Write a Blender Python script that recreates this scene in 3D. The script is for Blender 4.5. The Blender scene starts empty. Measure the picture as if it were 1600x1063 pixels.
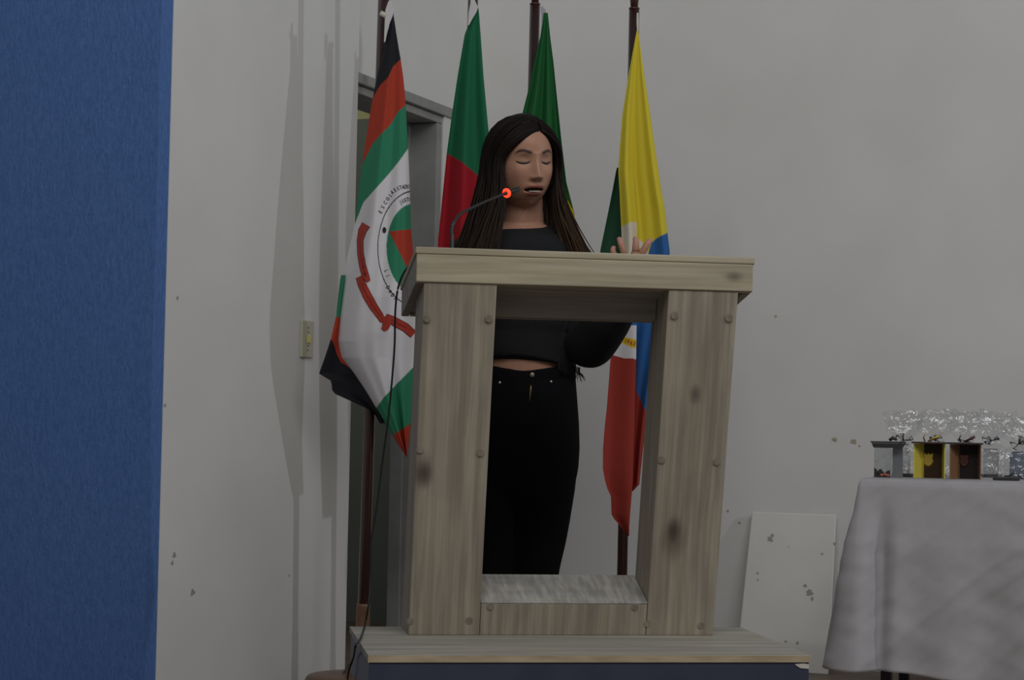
import bpy, bmesh, math, random
from mathutils import Vector, Matrix, noise
from math import sin, cos, pi, radians, sqrt, atan

SC = bpy.context.scene
COL = SC.collection
random.seed(7)

# ------------------------------------------------------------------ camera
FPX = 3000.0
YAW, PIT, ROL = radians(22), atan(125 / 3000), radians(1.1)
CAMH = .86
F0 = Vector((-sin(YAW), cos(YAW), 0)); R0 = Vector((cos(YAW), sin(YAW), 0)); Z = Vector((0, 0, 1))
FW = F0 * cos(PIT) + Z * sin(PIT)
_U0 = Z * cos(PIT) - F0 * sin(PIT)
RT = R0 * cos(ROL) + _U0 * sin(ROL)
UP = _U0 * cos(ROL) - R0 * sin(ROL)
CP = Vector((0, 0, CAMH))
cam = bpy.data.cameras.new('camera'); cam.sensor_width = 36; cam.lens = FPX / 1600 * 36
cam.clip_start = .05
camo = bpy.data.objects.new('camera', cam); COL.objects.link(camo)
M = Matrix((RT, UP, -FW)).transposed().to_4x4(); M.translation = CP
camo.matrix_world = M
SC.camera = camo

# ------------------------------------------------------------------ light and exposure
W = bpy.data.worlds.new('world'); SC.world = W; W.use_nodes = True
W.node_tree.nodes['Background'].inputs[0].default_value = (.96, .98, 1.0, 1)
W.node_tree.nodes['Background'].inputs[1].default_value = .115
SC.view_settings.view_transform = 'Standard'; SC.view_settings.look = 'None'
SC.view_settings.gamma = 1; SC.view_settings.use_curve_mapping = False
SC.view_settings.exposure = 0

def cw(xc, zc, h):
    """point given by distance right of and in front of the camera, height over the floor"""
    return R0 * xc + F0 * zc + Z * h

def lamp(name, kind, loc, power, size=.1, color=(1, 1, 1), target=None, sizey=None):
    l = bpy.data.lights.new(name, kind); l.energy = power; l.color = color
    if kind == 'AREA':
        l.shape = 'RECTANGLE'; l.size = size; l.size_y = sizey or size
    else:
        l.shadow_soft_size = size
    o = bpy.data.objects.new(name, l); o.location = loc; COL.objects.link(o)
    if target is not None:
        o.rotation_euler = (Vector(target) - Vector(loc)).to_track_quat('-Z', 'Y').to_euler()
    return o
lamp('stage_lamp', 'POINT', cw(5.2, 2.96, 2.85), 128, .06, (.92, .96, 1))
lamp('hall_lamps', 'AREA', cw(.7, .9, 4.2), 104, 5.0, (1, .98, .95), target=cw(.3, 6.2, 1.9), sizey=2.0)

# ------------------------------------------------------------------ helpers
def at(x, y, d):
    return CP + (FW + RT * ((x - 800) / FPX) - UP * ((y - 531.5) / FPX)) * d
def ray_plane(x, y, p0, n):
    r = FW + RT * ((x - 800) / FPX) - UP * ((y - 531.5) / FPX)
    return CP + r * ((Vector(p0) - CP).dot(n) / r.dot(n))

def tag(o, label=None, cat=None, group=None, kind=None):
    if label: o['label'] = label
    if cat: o['category'] = cat
    if group: o['group'] = group
    if kind: o['kind'] = kind
    return o
def empty(name, loc=(0, 0, 0), rz=0, **k):
    o = bpy.data.objects.new(name, None); o.location = loc; o.rotation_euler = (0, 0, rz)
    o.empty_display_size = .1; COL.objects.link(o); return tag(o, **k)
def link(name, me, mats, parent=None, smooth=False, **k):
    o = bpy.data.objects.new(name, me); COL.objects.link(o)
    if not isinstance(mats, (list, tuple)): mats = [mats]
    for m in mats:
        if m: me.materials.append(m)
    if parent: o.parent = parent
    if smooth:
        for p in me.polygons: p.use_smooth = True
    return tag(o, **k)
def bmobj(name, bm, mats, parent=None, smooth=False, **k):
    me = bpy.data.meshes.new(name); bmesh.ops.recalc_face_normals(bm, faces=bm.faces)
    bm.to_mesh(me); bm.free()
    return link(name, me, mats, parent, smooth, **k)
def pyobj(name, vs, fs, mats, parent=None, smooth=False, **k):
    me = bpy.data.meshes.new(name); me.from_pydata([tuple(v) for v in vs], [], fs); me.update()
    return link(name, me, mats, parent, smooth, **k)
def hexa(bm, c, bev=0):
    """c = 8 corners, lower ring of four then upper ring of four"""
    v = [bm.verts.new(p) for p in c]
    fs = [(0, 3, 2, 1), (4, 5, 6, 7), (0, 1, 5, 4), (1, 2, 6, 5), (2, 3, 7, 6), (3, 0, 4, 7)]
    f = [bm.faces.new([v[i] for i in q]) for q in fs]
    if bev:
        es = list({e for ff in f for e in ff.edges})
        bmesh.ops.bevel(bm, geom=es, offset=bev, segments=2, affect='EDGES', profile=.5)
def boxc(x0, x1, y0, y1, z0, z1):
    return [(x0, y0, z0), (x1, y0, z0), (x1, y1, z0), (x0, y1, z0), (x0, y0, z1), (x1, y0, z1), (x1, y1, z1), (x0, y1, z1)]
def box(name, x0, x1, y0, y1, z0, z1, mat, parent=None, bev=0, **k):
    bm = bmesh.new(); hexa(bm, boxc(x0, x1, y0, y1, z0, z1), bev)
    return bmobj(name, bm, mat, parent, **k)
def frame_of(t, hint=None):
    t = t.normalized(); h = hint or (Vector((0, 0, 1)) if abs(t.z) < .9 else Vector((1, 0, 0)))
    a = t.cross(h).normalized(); b = a.cross(t).normalized(); return a, b
def tube_data(pts, rad, seg=10, vs=None, fs=None, flat=1.0, hint=None):
    """closed tapered tube through pts"""
    vs = [] if vs is None else vs; fs = [] if fs is None else fs
    pts = [Vector(p) for p in pts]; n = len(pts); b0 = len(vs)
    for i, p in enumerate(pts):
        t = pts[min(i + 1, n - 1)] - pts[max(i - 1, 0)]
        a, b = frame_of(t, hint); r = rad[i] if isinstance(rad, (list, tuple)) else rad
        for k in range(seg):
            th = 2 * pi * k / seg
            vs.append(p + a * (r * cos(th)) + b * (r * flat * sin(th)))
    for i in range(n - 1):
        for k in range(seg):
            k2 = (k + 1) % seg; q = b0 + i * seg
            fs.append((q + k, q + k2, q + seg + k2, q + seg + k))
    fs.append(tuple(b0 + k for k in range(seg))[::-1]); fs.append(tuple(b0 + (n - 1) * seg + k for k in range(seg)))
    return vs, fs
def smooth_path(pts, n=40, vals=None):
    """catmull-rom through pts; vals are interpolated along"""
    pts = [Vector(p) for p in pts]; m = len(pts); out = []; ov = []
    for i in range(n):
        t = i / (n - 1) * (m - 1); k = min(int(t), m - 2); u = t - k
        p0, p1, p2, p3 = pts[max(k - 1, 0)], pts[k], pts[k + 1], pts[min(k + 2, m - 1)]
        out.append(.5 * ((2 * p1) + (p2 - p0) * u + (2 * p0 - 5 * p1 + 4 * p2 - p3) * u * u + (3 * p1 - p0 - 3 * p2 + p3) * u ** 3))
        if vals: ov.append(vals[k] * (1 - u) + vals[k + 1] * u)
    return (out, ov) if vals else out
def tube(name, pts, rad, mat, parent=None, seg=10, **k):
    vs, fs = tube_data(pts, rad, seg); return pyobj(name, vs, fs, mat, parent, True, **k)
def lathe(name, c, prof, mat, parent=None, seg=32, **k):
    """prof: (radius, height) list, closed with caps"""
    vs, fs = [], []
    for r, h in prof:
        for i in range(seg):
            a = 2 * pi * i / seg; vs.append(Vector(c) + Vector((r * cos(a), r * sin(a), h)))
    for j in range(len(prof) - 1):
        for i in range(seg):
            i2 = (i + 1) % seg; fs.append((j * seg + i, j * seg + i2, (j + 1) * seg + i2, (j + 1) * seg + i))
    fs.append(tuple(range(seg))[::-1]); fs.append(tuple((len(prof) - 1) * seg + i for i in range(seg)))
    o = pyobj(name, vs, fs, mat, parent, **k)
    for p in o.data.polygons: p.use_smooth = len(p.vertices) == 4
    return o
def interp(tab, y):
    if y <= tab[0][0]: return tab[0][1:]
    for a, b in zip(tab, tab[1:]):
        if y <= b[0]:
            u = (y - a[0]) / (b[0] - a[0]); return tuple(p + (q - p) * u for p, q in zip(a[1:], b[1:]))
    return tab[-1][1:]
def inpoly(x, y, P):
    c = False; j = len(P) - 1
    for i in range(len(P)):
        if (P[i][1] > y) != (P[j][1] > y) and x < (P[j][0] - P[i][0]) * (y - P[i][1]) / (P[j][1] - P[i][1]) + P[i][0]: c = not c
        j = i
    return c

# ------------------------------------------------------------------ materials
def mat(name, color=(.5, .5, .5), rough=.6, metal=0, spec=.5, coat=0):
    m = bpy.data.materials.new(name); m.use_nodes = True
    b = m.node_tree.nodes['Principled BSDF']
    b.inputs['Base Color'].default_value = (*color, 1); b.inputs['Roughness'].default_value = rough
    b.inputs['Metallic'].default_value = metal; b.inputs['Specular IOR Level'].default_value = spec
    b.inputs['Coat Weight'].default_value = coat
    return m
def N(m, t, **kw):
    n = m.node_tree.nodes.new(t)
    for k, v in kw.items(): setattr(n, k, v)
    return n
def L(m, a, b): m.node_tree.links.new(a, b)
def BS(m): return m.node_tree.nodes['Principled BSDF']
def ramp(m, fac, stops):
    r = N(m, 'ShaderNodeValToRGB'); e = r.color_ramp.elements
    while len(e) > 1: e.remove(e[-1])
    e[0].position = stops[0][0]; e[0].color = (*stops[0][1], 1)
    for p, c in stops[1:]:
        q = e.new(p); q.color = (*c, 1)
    L(m, fac, r.inputs[0]); return r
def noise_tex(m, scale=(1, 1, 1), sc=5, det=4, rough=.5, coord='Object'):
    tc = N(m, 'ShaderNodeTexCoord'); mp = N(m, 'ShaderNodeMapping'); mp.inputs['Scale'].default_value = scale
    L(m, tc.outputs[coord], mp.inputs[0]); n = N(m, 'ShaderNodeTexNoise')
    n.inputs['Scale'].default_value = sc; n.inputs['Detail'].default_value = det; n.inputs['Roughness'].default_value = rough
    L(m, mp.outputs[0], n.inputs[0]); return n
def bump(m, src, strength=.3, dist=.01):
    b = N(m, 'ShaderNodeBump'); b.inputs['Strength'].default_value = strength; b.inputs['Distance'].default_value = dist
    L(m, src, b.inputs['Height']); L(m, b.outputs[0], BS(m).inputs['Normal']); return b
def noisy(name, c1, c2, sc=5, scale=(1, 1, 1), rough=.7, det=4, bs=0, bd=.005, lo=.35, hi=.65, **k):
    m = mat(name, c1, rough, **k); n = noise_tex(m, scale, sc, det)
    r = ramp(m, n.outputs[0], [(lo, c1), (hi, c2)]); L(m, r.outputs[0], BS(m).inputs['Base Color'])
    if bs: bump(m, n.outputs[0], bs, bd)
    return m
def attr_mat(name, rough=.75, bs=.15, weave=900, bright=1.0, coat=0):
    m = mat(name, (.5, .5, .5), rough, spec=.25); a = N(m, 'ShaderNodeVertexColor'); a.layer_name = 'Col'
    L(m, a.outputs[0], BS(m).inputs['Base Color'])
    if bs: bump(m, noise_tex(m, (1, 1, 1), weave, 2).outputs[0], bs, .001)
    return m

wall_paint = noisy('white_wall_paint', (.715, .715, .705), (.765, .765, .76), 2.2, rough=.75, bs=.05, bd=.004)
blue_paint = mat('blue_rustic_paint', (.05, .14, .36), .85, spec=.2)
n1 = noise_tex(blue_paint, (1, 1, .35), 120, 6, .75)
r1 = ramp(blue_paint, n1.outputs[0], [(.3, (.076, .175, .46)), (.7, (.135, .265, .62))]); L(blue_paint, r1.outputs[0], BS(blue_paint).inputs['Base Color'])
bump(blue_paint, n1.outputs[0], .9, .006)
grey_frame = noisy('grey_door_paint', (.27, .27, .26), (.33, .33, .32), 8, rough=.6)
room_grey = noisy('grey_green_wall_paint', (.26, .28, .235), (.30, .32, .27), 3, rough=.8)
room_yellow = mat('yellow_wall_paint', (.78, .74, .36), .7)
floor_m = noisy('brown_stage_floor', (.16, .11, .085), (.22, .16, .12), 6, rough=.45)
chip_m = mat('bare_plaster_grey', (.36, .34, .32), .9)

def wood(name, axis, c1=(.325, .285, .225), c2=(.43, .385, .31), knots=(), rough=.55):
    m = mat(name, c1, rough, spec=.3)
    s = {'x': (2.5, 70, 70), 'z': (70, 70, 2.0), 'd': (70, 6, 30)}[axis]
    tc = N(m, 'ShaderNodeTexCoord')
    warp = N(m, 'ShaderNodeTexNoise'); warp.inputs['Scale'].default_value = 3.0; warp.inputs['Detail'].default_value = 2
    L(m, tc.outputs['Object'], warp.inputs[0])
    mixv = N(m, 'ShaderNodeVectorMath', operation='MULTIPLY_ADD'); mixv.inputs[1].default_value = (.012, .012, .012)
    L(m, warp.outputs['Color'], mixv.inputs[0]); L(m, tc.outputs['Object'], mixv.inputs[2])
    src = mixv.outputs[0]
    if axis == 'z':      # the grain runs along the leaning uprights
        rt = N(m, 'ShaderNodeMapping'); rt.inputs['Rotation'].default_value = (-.222, 0, 0); L(m, src, rt.inputs[0]); src = rt.outputs[0]
    mp = N(m, 'ShaderNodeMapping'); mp.inputs['Scale'].default_value = s; L(m, src, mp.inputs[0])
    n = N(m, 'ShaderNodeTexNoise'); n.inputs['Scale'].default_value = 1.1; n.inputs['Detail'].default_value = 4; n.inputs['Roughness'].default_value = .55
    L(m, mp.outputs[0], n.inputs[0])
    r = ramp(m, n.outputs[0], [(.30, tuple(c * .86 for c in c1)), (.45, c1), (.66, c2), (.80, c1)])
    big = noise_tex(m, (1, 1, .09) if axis == 'z' else (.09, 1, 1), 26, 3)
    br = ramp(m, big.outputs[0], [(.35, (.86, .86, .88)), (.65, (1.04, 1.03, 1.0))])
    mul = N(m, 'ShaderNodeMix', data_type='RGBA', blend_type='MULTIPLY'); mul.inputs[0].default_value = 1
    L(m, r.outputs[0], mul.inputs[6]); L(m, br.outputs[0], mul.inputs[7]); last = mul.outputs[2]
    for (kx, ky, kz, kr) in knots:
        d = N(m, 'ShaderNodeVectorMath', operation='DISTANCE'); d.inputs[1].default_value = (kx, ky, kz)
        sc = N(m, 'ShaderNodeMapping'); L(m, mixv.outputs[0], sc.inputs[0])
        f = 1.0; sc.inputs['Scale'].default_value = (1, 1, .55) if axis == 'z' else (.55, 1, 1)
        L(m, sc.outputs[0], d.inputs[0]); d.inputs[1].default_value = (kx + .006, ky + .006, (kz + .006) * .55) if axis == 'z' else ((kx + .006) * .55, ky + .006, kz + .006)
        rr = ramp(m, d.outputs['Value'], [(0, (.42, .40, .40)), (kr * .45, (.62, .60, .60)), (kr, (1, 1, 1))])
        mm = N(m, 'ShaderNodeMix', data_type='RGBA', blend_type='MULTIPLY'); mm.inputs[0].default_value = 1
        L(m, last, mm.inputs[6]); L(m, rr.outputs[0], mm.inputs[7]); last = mm.outputs[2]
    L(m, last, BS(m).inputs['Base Color']); bump(m, n.outputs[0], .12, .002)
    return m

# ------------------------------------------------------------------ the room
XA = -2.90          # face of the left stage wall
YB = ray_plane(733, 30, (-2.95, 0, 0), Vector((1, 0, 0))).y           # face of the back wall
XN = Vector((1, 0, 0)); YN = Vector((0, 1, 0))
yblue = ray_plane(258, 531, (XA, 0, 0), XN).y
yend = ray_plane(550.5, 531, (XA, 0, 0), XN).y
XD = XA - .05       # face of the door wall, set back a little
RH = 3.2
def quad_wall(name, x0, x1, y0, y1, z0=0, z1=RH, m=wall_paint, **k):
    return box(name, x0, x1, y0, y1, z0, z1, m, kind='structure', **k)
quad_wall('wall_left', XA - .22, XA, yblue, yend)
quad_wall('wall_front', XA - 3.2, XA - .002, yblue - .06, yblue - .001, m=blue_paint)
quad_wall('wall_back', XD - .2, 4.2, YB, YB + .15)
box('floor', XA - 3.2, 4.2, 1.0, 9.5, -.1, 0, floor_m, kind='structure')
# the opening in the door wall
pj = ray_plane(690, 180, (XD, 0, 0), XN); zhead = pj.z; yj = pj.y
quad_wall('wall_door', XD - .16, XD, yj, YB, 0, RH)                       # between doorway and corner
quad_wall('wall_over_door', XD - .16, XD, yend, yj, zhead, RH)
dr = empty('door_1', (0, 0, 0), kind='structure')
def boxp(name, *a, **k):
    return box(name, *a, **k)
y_j2 = ray_plane(705, 173, (XD, 0, 0), XN).y
zc = ray_plane(704, 172, (XD, 0, 0), XN).z
box('door_casing', XD, XD + .022, yend + .001, y_j2, zhead - .004, zc, grey_frame, dr, .003)
box('door_casing', XD, XD + .012, yj, y_j2 - .01, 0, zhead - .004, wall_paint, dr, .002)
box('door_head', XD - .16, XD + .004, yend + .001, yj, zhead - .034, zhead - .006, grey_frame, dr, .003)
box('door_jamb', XD - .16, XD + .004, yj - .045, yj - .001, 0, zhead - .035, grey_frame, dr, .003)
box('door_stop', XD - .155, XD - .105, yj - .062, yj - .0455, 0, zhead - .035, grey_frame, dr, .002)
# the room beyond the doorway
zy = ray_plane(568, 186, (0, 7.3, 0), YN).z
quad_wall('wall_beyond', XA - 3.2, XD - .17, 7.3, 7.4, 0, zy, m=room_grey)
quad_wall('wall_beyond_top', XA - 3.2, XD - .17, 7.3, 7.4, zy, RH, m=room_yellow)
quad_wall('wall_beyond_side', XD - .22, XD - .18, YB + .16, 7.29, m=room_grey)
quad_wall('ceiling', XA - 3.2, XD - .18, yblue + .05, 7.4, RH, RH + .06, m=room_grey)

lamp('room_beyond_lamp', 'POINT', (XD - 1.5, 6.3, 2.9), 11, .1, (1, .98, .9))
def chip(name, x, y, r, p0, n, m, parent, seed):
    rnd = random.Random(seed); c = ray_plane(x, y, p0, n) - n * .0008
    a = Vector((n.y, -n.x, 0)).normalized(); b = n.cross(a).normalized()
    ks = 13; bm = bmesh.new(); vs = []
    for i in range(ks):
        th = 2 * pi * i / ks; q = r * rnd.uniform(.45, 1.15)
        vs.append(bm.verts.new(c + a * cos(th) * q + b * sin(th) * q))
    f = bm.faces.new(vs); e = bmesh.ops.extrude_face_region(bm, geom=[f])
    for v in [g for g in e['geom'] if isinstance(g, bmesh.types.BMVert)]: v.co += n * .002
    return bmobj(name, bm, m, parent)
wl = bpy.data.objects['wall_left']; wb = bpy.data.objects['wall_back']
for i, (x, y, r) in enumerate([(272, 868, .010), (269, 880, .008), (301, 926, .012), (277, 466, .007), (258, 634, .007), (452, 900, .004)]):
    chip('paint_chip', x, y, r, (XA, 0, 0), -XN, chip_m, wl, i)
brown_chip = mat('bare_plaster_tan', (.44, .38, .30), .9)
for i, (x, y, r) in enumerate([(1304, 687, .010), (1334, 690, .013), (1212, 495, .006), (1155, 817, .007), (1137, 799, .006), (1343, 697, .005)]):
    chip('paint_chip', x, y, r, (0, YB, 0), YN, brown_chip, wb, 20 + i)

# light switch
sw_c = ray_plane(477.5, 530, (XA, 0, 0), XN)
sw = empty('light_switch', sw_c, label='small cream light switch plate on the white side wall left of the flags', cat='light switch')
cream = mat('cream_plastic', (.52, .51, .40), .4); yel = mat('yellowed_plastic', (.70, .64, .22), .4); scr = mat('dark_screw', (.06, .06, .05), .5)
box('cover_plate', 0, .009, -.039, .039, -.059, .059, cream, sw, .003)
box('rocker', .009, .015, -.010, .010, -.013, .012, yel, sw, .002, label='yellowed rocker')
for zz in (-.036, -.022, .022, .036):
    bm = bmesh.new(); bmesh.ops.create_cone(bm, cap_ends=True, segments=12, radius1=.0028, radius2=.0025, depth=.002,
        matrix=Matrix.Translation((.0095, 0, zz)) @ Matrix.Rotation(pi / 2, 4, 'Y')); bmobj('screw', bm, scr, sw)

# ------------------------------------------------------------------ lectern and its platform
LY = radians(30.8)
LU = Vector((cos(LY), sin(LY), 0)); LV = Vector((-sin(LY), cos(LY), 0))
P0 = at(651, 440, 4.0)
PH = P0.z - .752                       # top of the platform
L0 = Vector((P0.x, P0.y, PH))
def ll(x, y, v):
    q = ray_plane(x, y, L0 + LV * v, LV) - L0
    return Vector((q.dot(LU), v, q.z))
Lz = wood('oak_upright', 'z', knots=[])
def onface(x, y):
    w = .3
    for _ in range(4): w = ll(x, y, .17 * (1 - w / .752)).z
    return tuple(ll(x, y, .17 * (1 - w / .752)))
LzL = wood('oak_upright_left', 'z', knots=[onface(660, 738) + (.028,), onface(663, 745) + (.02,)])
LzR = wood('oak_upright_right', 'z', knots=[onface(1055, 842) + (.034,), onface(1054, 828) + (.018,), onface(1086, 618) + (.016,)])
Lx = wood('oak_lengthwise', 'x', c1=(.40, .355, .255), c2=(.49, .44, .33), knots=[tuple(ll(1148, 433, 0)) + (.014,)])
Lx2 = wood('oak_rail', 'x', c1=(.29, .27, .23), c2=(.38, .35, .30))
plug_m = noisy('oak_plug', (.20, .175, .14), (.30, .265, .21), 120, (1, 1, .3))
lec = empty('lectern', L0, LY, label='tall grey oak lectern with an open front and sloping lid in front of the speaker', cat='lectern')
H = .752
LEAN = .17
def fv(w): return LEAN * (1 - w / H)      # front face leans back towards its foot
def post(name, u0, u1, m, du0=0, du1=0, dep=.145, sh=0):
    bm = bmesh.new()
    a, b = fv(0), fv(H) + .004
    hexa(bm, [(u0 + du0, a, 0), (u1 + du1, a, 0), (u1 + du1, a + dep, 0), (u0 + du0, a + dep, 0),
              (u0, b, H), (u1, b, H), (u1, b + dep, H), (u0, b + dep, H)], .0015)
    return bmobj(name, bm, m, lec)
post('upright', .016, .170, LzL)
post('upright', .540, .692, LzR)
def slab(name, u0, u1, v0, v1, w0, w1, sl, m, bev=.002, **k):
    """slab whose underside/top follow the lid's slope sl (fall per metre of depth)"""
    bm = bmesh.new()
    hexa(bm, [(u0, v0, w0 - sl * v0), (u1, v0, w0 - sl * v0), (u1, v1, w0 - sl * v1), (u0, v1, w0 - sl * v1),
              (u0, v0, w1 - sl * v0), (u1, v0, w1 - sl * v0), (u1, v1, w1 - sl * v1), (u0, v1, w1 - sl * v1)], bev)
    return bmobj(name, bm, m, lec, **k)
SL = .185
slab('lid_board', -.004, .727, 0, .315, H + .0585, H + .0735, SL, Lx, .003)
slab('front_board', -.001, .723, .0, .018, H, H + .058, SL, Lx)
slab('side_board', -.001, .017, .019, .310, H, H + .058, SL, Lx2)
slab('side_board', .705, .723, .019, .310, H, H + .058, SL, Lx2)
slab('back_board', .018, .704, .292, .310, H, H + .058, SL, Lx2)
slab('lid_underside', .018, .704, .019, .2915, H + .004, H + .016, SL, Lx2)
def slantbox(name, u0, u1, w0, w1, v0, v1, m):
    """block between the uprights following the lean of the front"""
    bm = bmesh.new()
    hexa(bm, [(u0, fv(w0) + v0, w0), (u1, fv(w0) + v0, w0), (u1, fv(w0) + v1, w0), (u0, fv(w0) + v1, w0),
              (u0, fv(w1) + v0, w1), (u1, fv(w1) + v0, w1), (u1, fv(w1) + v1, w1), (u0, fv(w1) + v1, w1)], .0015)
    return bmobj(name, bm, m, lec)
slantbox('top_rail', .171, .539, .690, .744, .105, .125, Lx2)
slantbox('bottom_rail', .171, .539, 0, .069, .001, .02, Lz)
bm = bmesh.new()
hexa(bm, [(.171, fv(.07) + .001, .0695), (.539, fv(.07) + .001, .0695), (.539, fv(.07) + .14, .105), (.171, fv(.07) + .14, .105),
          (.171, fv(.07) + .001, .074), (.539, fv(.07) + .001, .074), (.539, fv(.07) + .14, .122), (.171, fv(.07) + .14, .122)], .001)
bmobj('sill', bm, wood('oak_sill', 'd', c1=(.33, .32, .30), c2=(.45, .44, .42)), lec)
for (x, y) in [(667, 498), (764, 498), (656, 703), (751, 708), (641, 971), (733, 970), (1054, 493), (1139, 497), (1034, 719), (1120, 722), (1012, 975), (1095, 978), (766, 948), (992, 949)]:
    w = ll(x, y, .1).z
    for _ in range(3): q = ll(x, y, fv(w)); w = q.z
    bm = bmesh.new(); bmesh.ops.create_cone(bm, cap_ends=True, segments=20, radius1=.0078, radius2=.0078, depth=.0016)
    bmesh.ops.transform(bm, matrix=Matrix.Translation((q.x, q.y, q.z)) @ Matrix.Rotation(pi / 2 - atan(LEAN / H) + .45, 4, 'X') if False else
                        Matrix.Translation((q.x, q.y, q.z)) @ Matrix.Rotation(pi / 2 + atan(LEAN / H), 4, 'X'), verts=bm.verts)
    bmobj('wood_plug', bm, plug_m, lec)

navy = noisy('navy_laminate', (.040, .048, .085), (.05, .058, .10), 12, rough=.4)
Lp = wood('platform_oak', 'x', c1=(.33, .315, .275), c2=(.45, .435, .39))
edge = noisy('oak_edge_band', (.40, .32, .20), (.54, .44, .30), 60, (.2, 1, 1), rough=.6)
pl = empty('platform', (L0.x, L0.y, 0), LY, label='low wooden platform with a grey oak top and navy sides carrying the lectern', cat='platform')
PV0, PV1, PU0, PU1 = -.185, .335, -.099, .803
box('top_board', PU0, PU1, PV0 + .003, PV1, PH - .014, PH, Lp, pl, .001)
box('edge_band', PU0, PU1, PV0, PV0 + .0028, PH - .014, PH - .0005, edge, pl, label='pale tan edge band')
box('front_apron', PU0 + .003, PU1 - .003, PV0 + .003, PV0 + .021, PH - .102, PH - .0145, navy, pl, .001)
box('back_apron', PU0 + .003, PU1 - .003, PV1 - .021, PV1 - .003, PH - .102, PH - .0145, navy, pl, .001)
for u in (PU0 + .003, PU1 - .021):
    box('side_apron', u, u + .018, PV0 + .0215, PV1 - .0215, PH - .102, PH - .0145, navy, pl, .001)
for u in (PU0 + .15, PU1 - .20):
    for v in (PV0 + .08, PV1 - .12):
        box('leg', u, u + .05, v, v + .05, 0, PH - .015, navy, pl, .002)
q = ll(1268, 1042, PV0)
bm = bmesh.new(); cv = []
for (du, dw) in [(-.030, .004), (-.026, .001), (-.018, -.004), (0, -.0055), (0, .004), (-.012, .0055)]:
    cv.append(bm.verts.new((PU1 - .0035 + du, PV0 + .0025, PH - .022 + dw)))
f = bm.faces.new(cv); e = bmesh.ops.extrude_face_region(bm, geom=[f])
for v in [g for g in e['geom'] if isinstance(g, bmesh.types.BMVert)]: v.co.y -= .0012
bmobj('worn_patch', bm, mat('bare_board', (.62, .60, .55), .7), pl, label='chipped white patch')

# ------------------------------------------------------------------ flags
pole_m = mat('dark_varnished_pole', (.035, .012, .010), .22, spec=.6, coat=.6)
base_m = noisy('brown_varnished_base', (.13, .065, .035), (.20, .10, .05), 14, (1, 1, 6), rough=.35)
tip_m = mat('finial_wood', (.055, .018, .012), .25, coat=.5)
cloth_m = attr_mat('flag_cloth')
white_c = mat('flag_sleeve_cloth', (.62, .60, .62), .7)
brass = mat('brass', (.6, .45, .2), .3, 1)

def layer(vs, fs, cols, rows, depth, colf, nx=90, ny=260, back=.035, y0=None, y1=None):
    """one closed fold of cloth whose outline is given by rows (y, left, right)"""
    y0 = y0 if y0 is not None else rows[0][0]; y1 = y1 if y1 is not None else rows[-1][0]
    b = len(vs)
    for side in (0, 1):
        for j in range(ny + 1):
            y = y0 + (y1 - y0) * j / ny; xl, xr = interp(rows, y)
            for i in range(nx + 1):
                s = i / nx; x = xl + (xr - xl) * s
                d = depth(x, y, s)
                if side: d += (back(y) if callable(back) else back) * (1 - (2 * s - 1) ** 2) ** .5 + .0015
                vs.append(at(x, y, d)); cols.append(colf(x, y))
    st = nx + 1; off = (ny + 1) * st
    for j in range(ny):
        for i in range(nx):
            a = b + j * st + i
            fs.append((a, a + st, a + st + 1, a + 1)); fs.append((a + off, a + off + 1, a + off + st + 1, a + off + st))
        a = b + j * st; c = a + nx
        fs.append((a, a + off, a + off + st, a + st)); fs.append((c, c + st, c + st + off, c + off))
    for i in range(nx):
        a = b + i; c = b + ny * st + i
        fs.append((a, a + 1, a + 1 + off, a + off)); fs.append((c, c + off, c + off + 1, c + 1))

def cloth_obj(name, vs, fs, cols, parent):
    me = bpy.data.meshes.new(name); me.from_pydata([tuple(v) for v in vs], [], fs); me.update()
    ca = me.color_attributes.new('Col', 'FLOAT_COLOR', 'POINT')
    for i, c in enumerate(cols): ca.data[i].color = (*c, 1)
    return link(name, me, cloth_m, parent, True)

GREEN = (.030, .225, .125); RED = (.42, .045, .022); BLACK = (.014, .015, .020); WHITE = (.70, .69, .72)
GREEN2 = (.010, .135, .062); RED2 = (.34, .009, .018)
BGREEN = (.014, .125, .035); BYEL = (.75, .60, .015)
YEL = (.72, .60, .045); DGREEN = (.018, .075, .040); BLUE = (.030, .135, .38); CREAM = (.72, .66, .55); RED4 = (.34, .040, .028)

def flag_stand(px_top, y_top, px_bot, y_bot, d, label, tip_y=None, brad=.10, rad=.0178):
    d += .045; pt = at(px_top, y_top, d); pb = at(px_bot, y_bot, d)
    k = (0 - pb.z) / (pt.z - pb.z); foot = pb + (pt - pb) * k
    e = empty('flag_pole', (foot.x, foot.y, 0), label=label, cat='flag pole')
    e_off = Vector((foot.x, foot.y, 0))
    ztop = at(px_top, tip_y, d).z if tip_y is not None else at(px_top, 0, d).z + .12
    dirv = (pt - pb) / (pt.z - pb.z)
    def P(z): return foot + dirv * z - e_off
    tube('pole', [P(.064), P(.8), P(1.5), P(ztop)], rad, pole_m, e, 20)
    tube('socket', [P(.0625), P(.07), P(.08), P(.27), P(.282), P(.284)], [rad + .014, rad + .012, rad + .004, rad + .003, rad + .003, rad + .001], base_m, e, 24)
    lathe('base', (0, 0, 0), [(brad * .92, 0), (brad, .01), (brad, .048), (brad * .96, .058), (brad * .6, .062)], base_m, e, 48)
    vs, fs = tube_data([P(ztop + .001), P(ztop + .004), P(ztop + .012)], [rad * .8, rad + .001, rad * .72], 20)
    tube('collar', [P(ztop + .0005), P(ztop + .004), P(ztop + .008)], [rad, rad + .0015, rad * .8], tip_m, e, 20)
    tube('finial', [P(ztop + .0085), P(ztop + .03), P(ztop + .06), P(ztop + .10), P(ztop + .16)], [rad * .70, rad * .85, rad * 1.15, rad * .9, .002], tip_m, e, 20)
    return e

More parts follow.
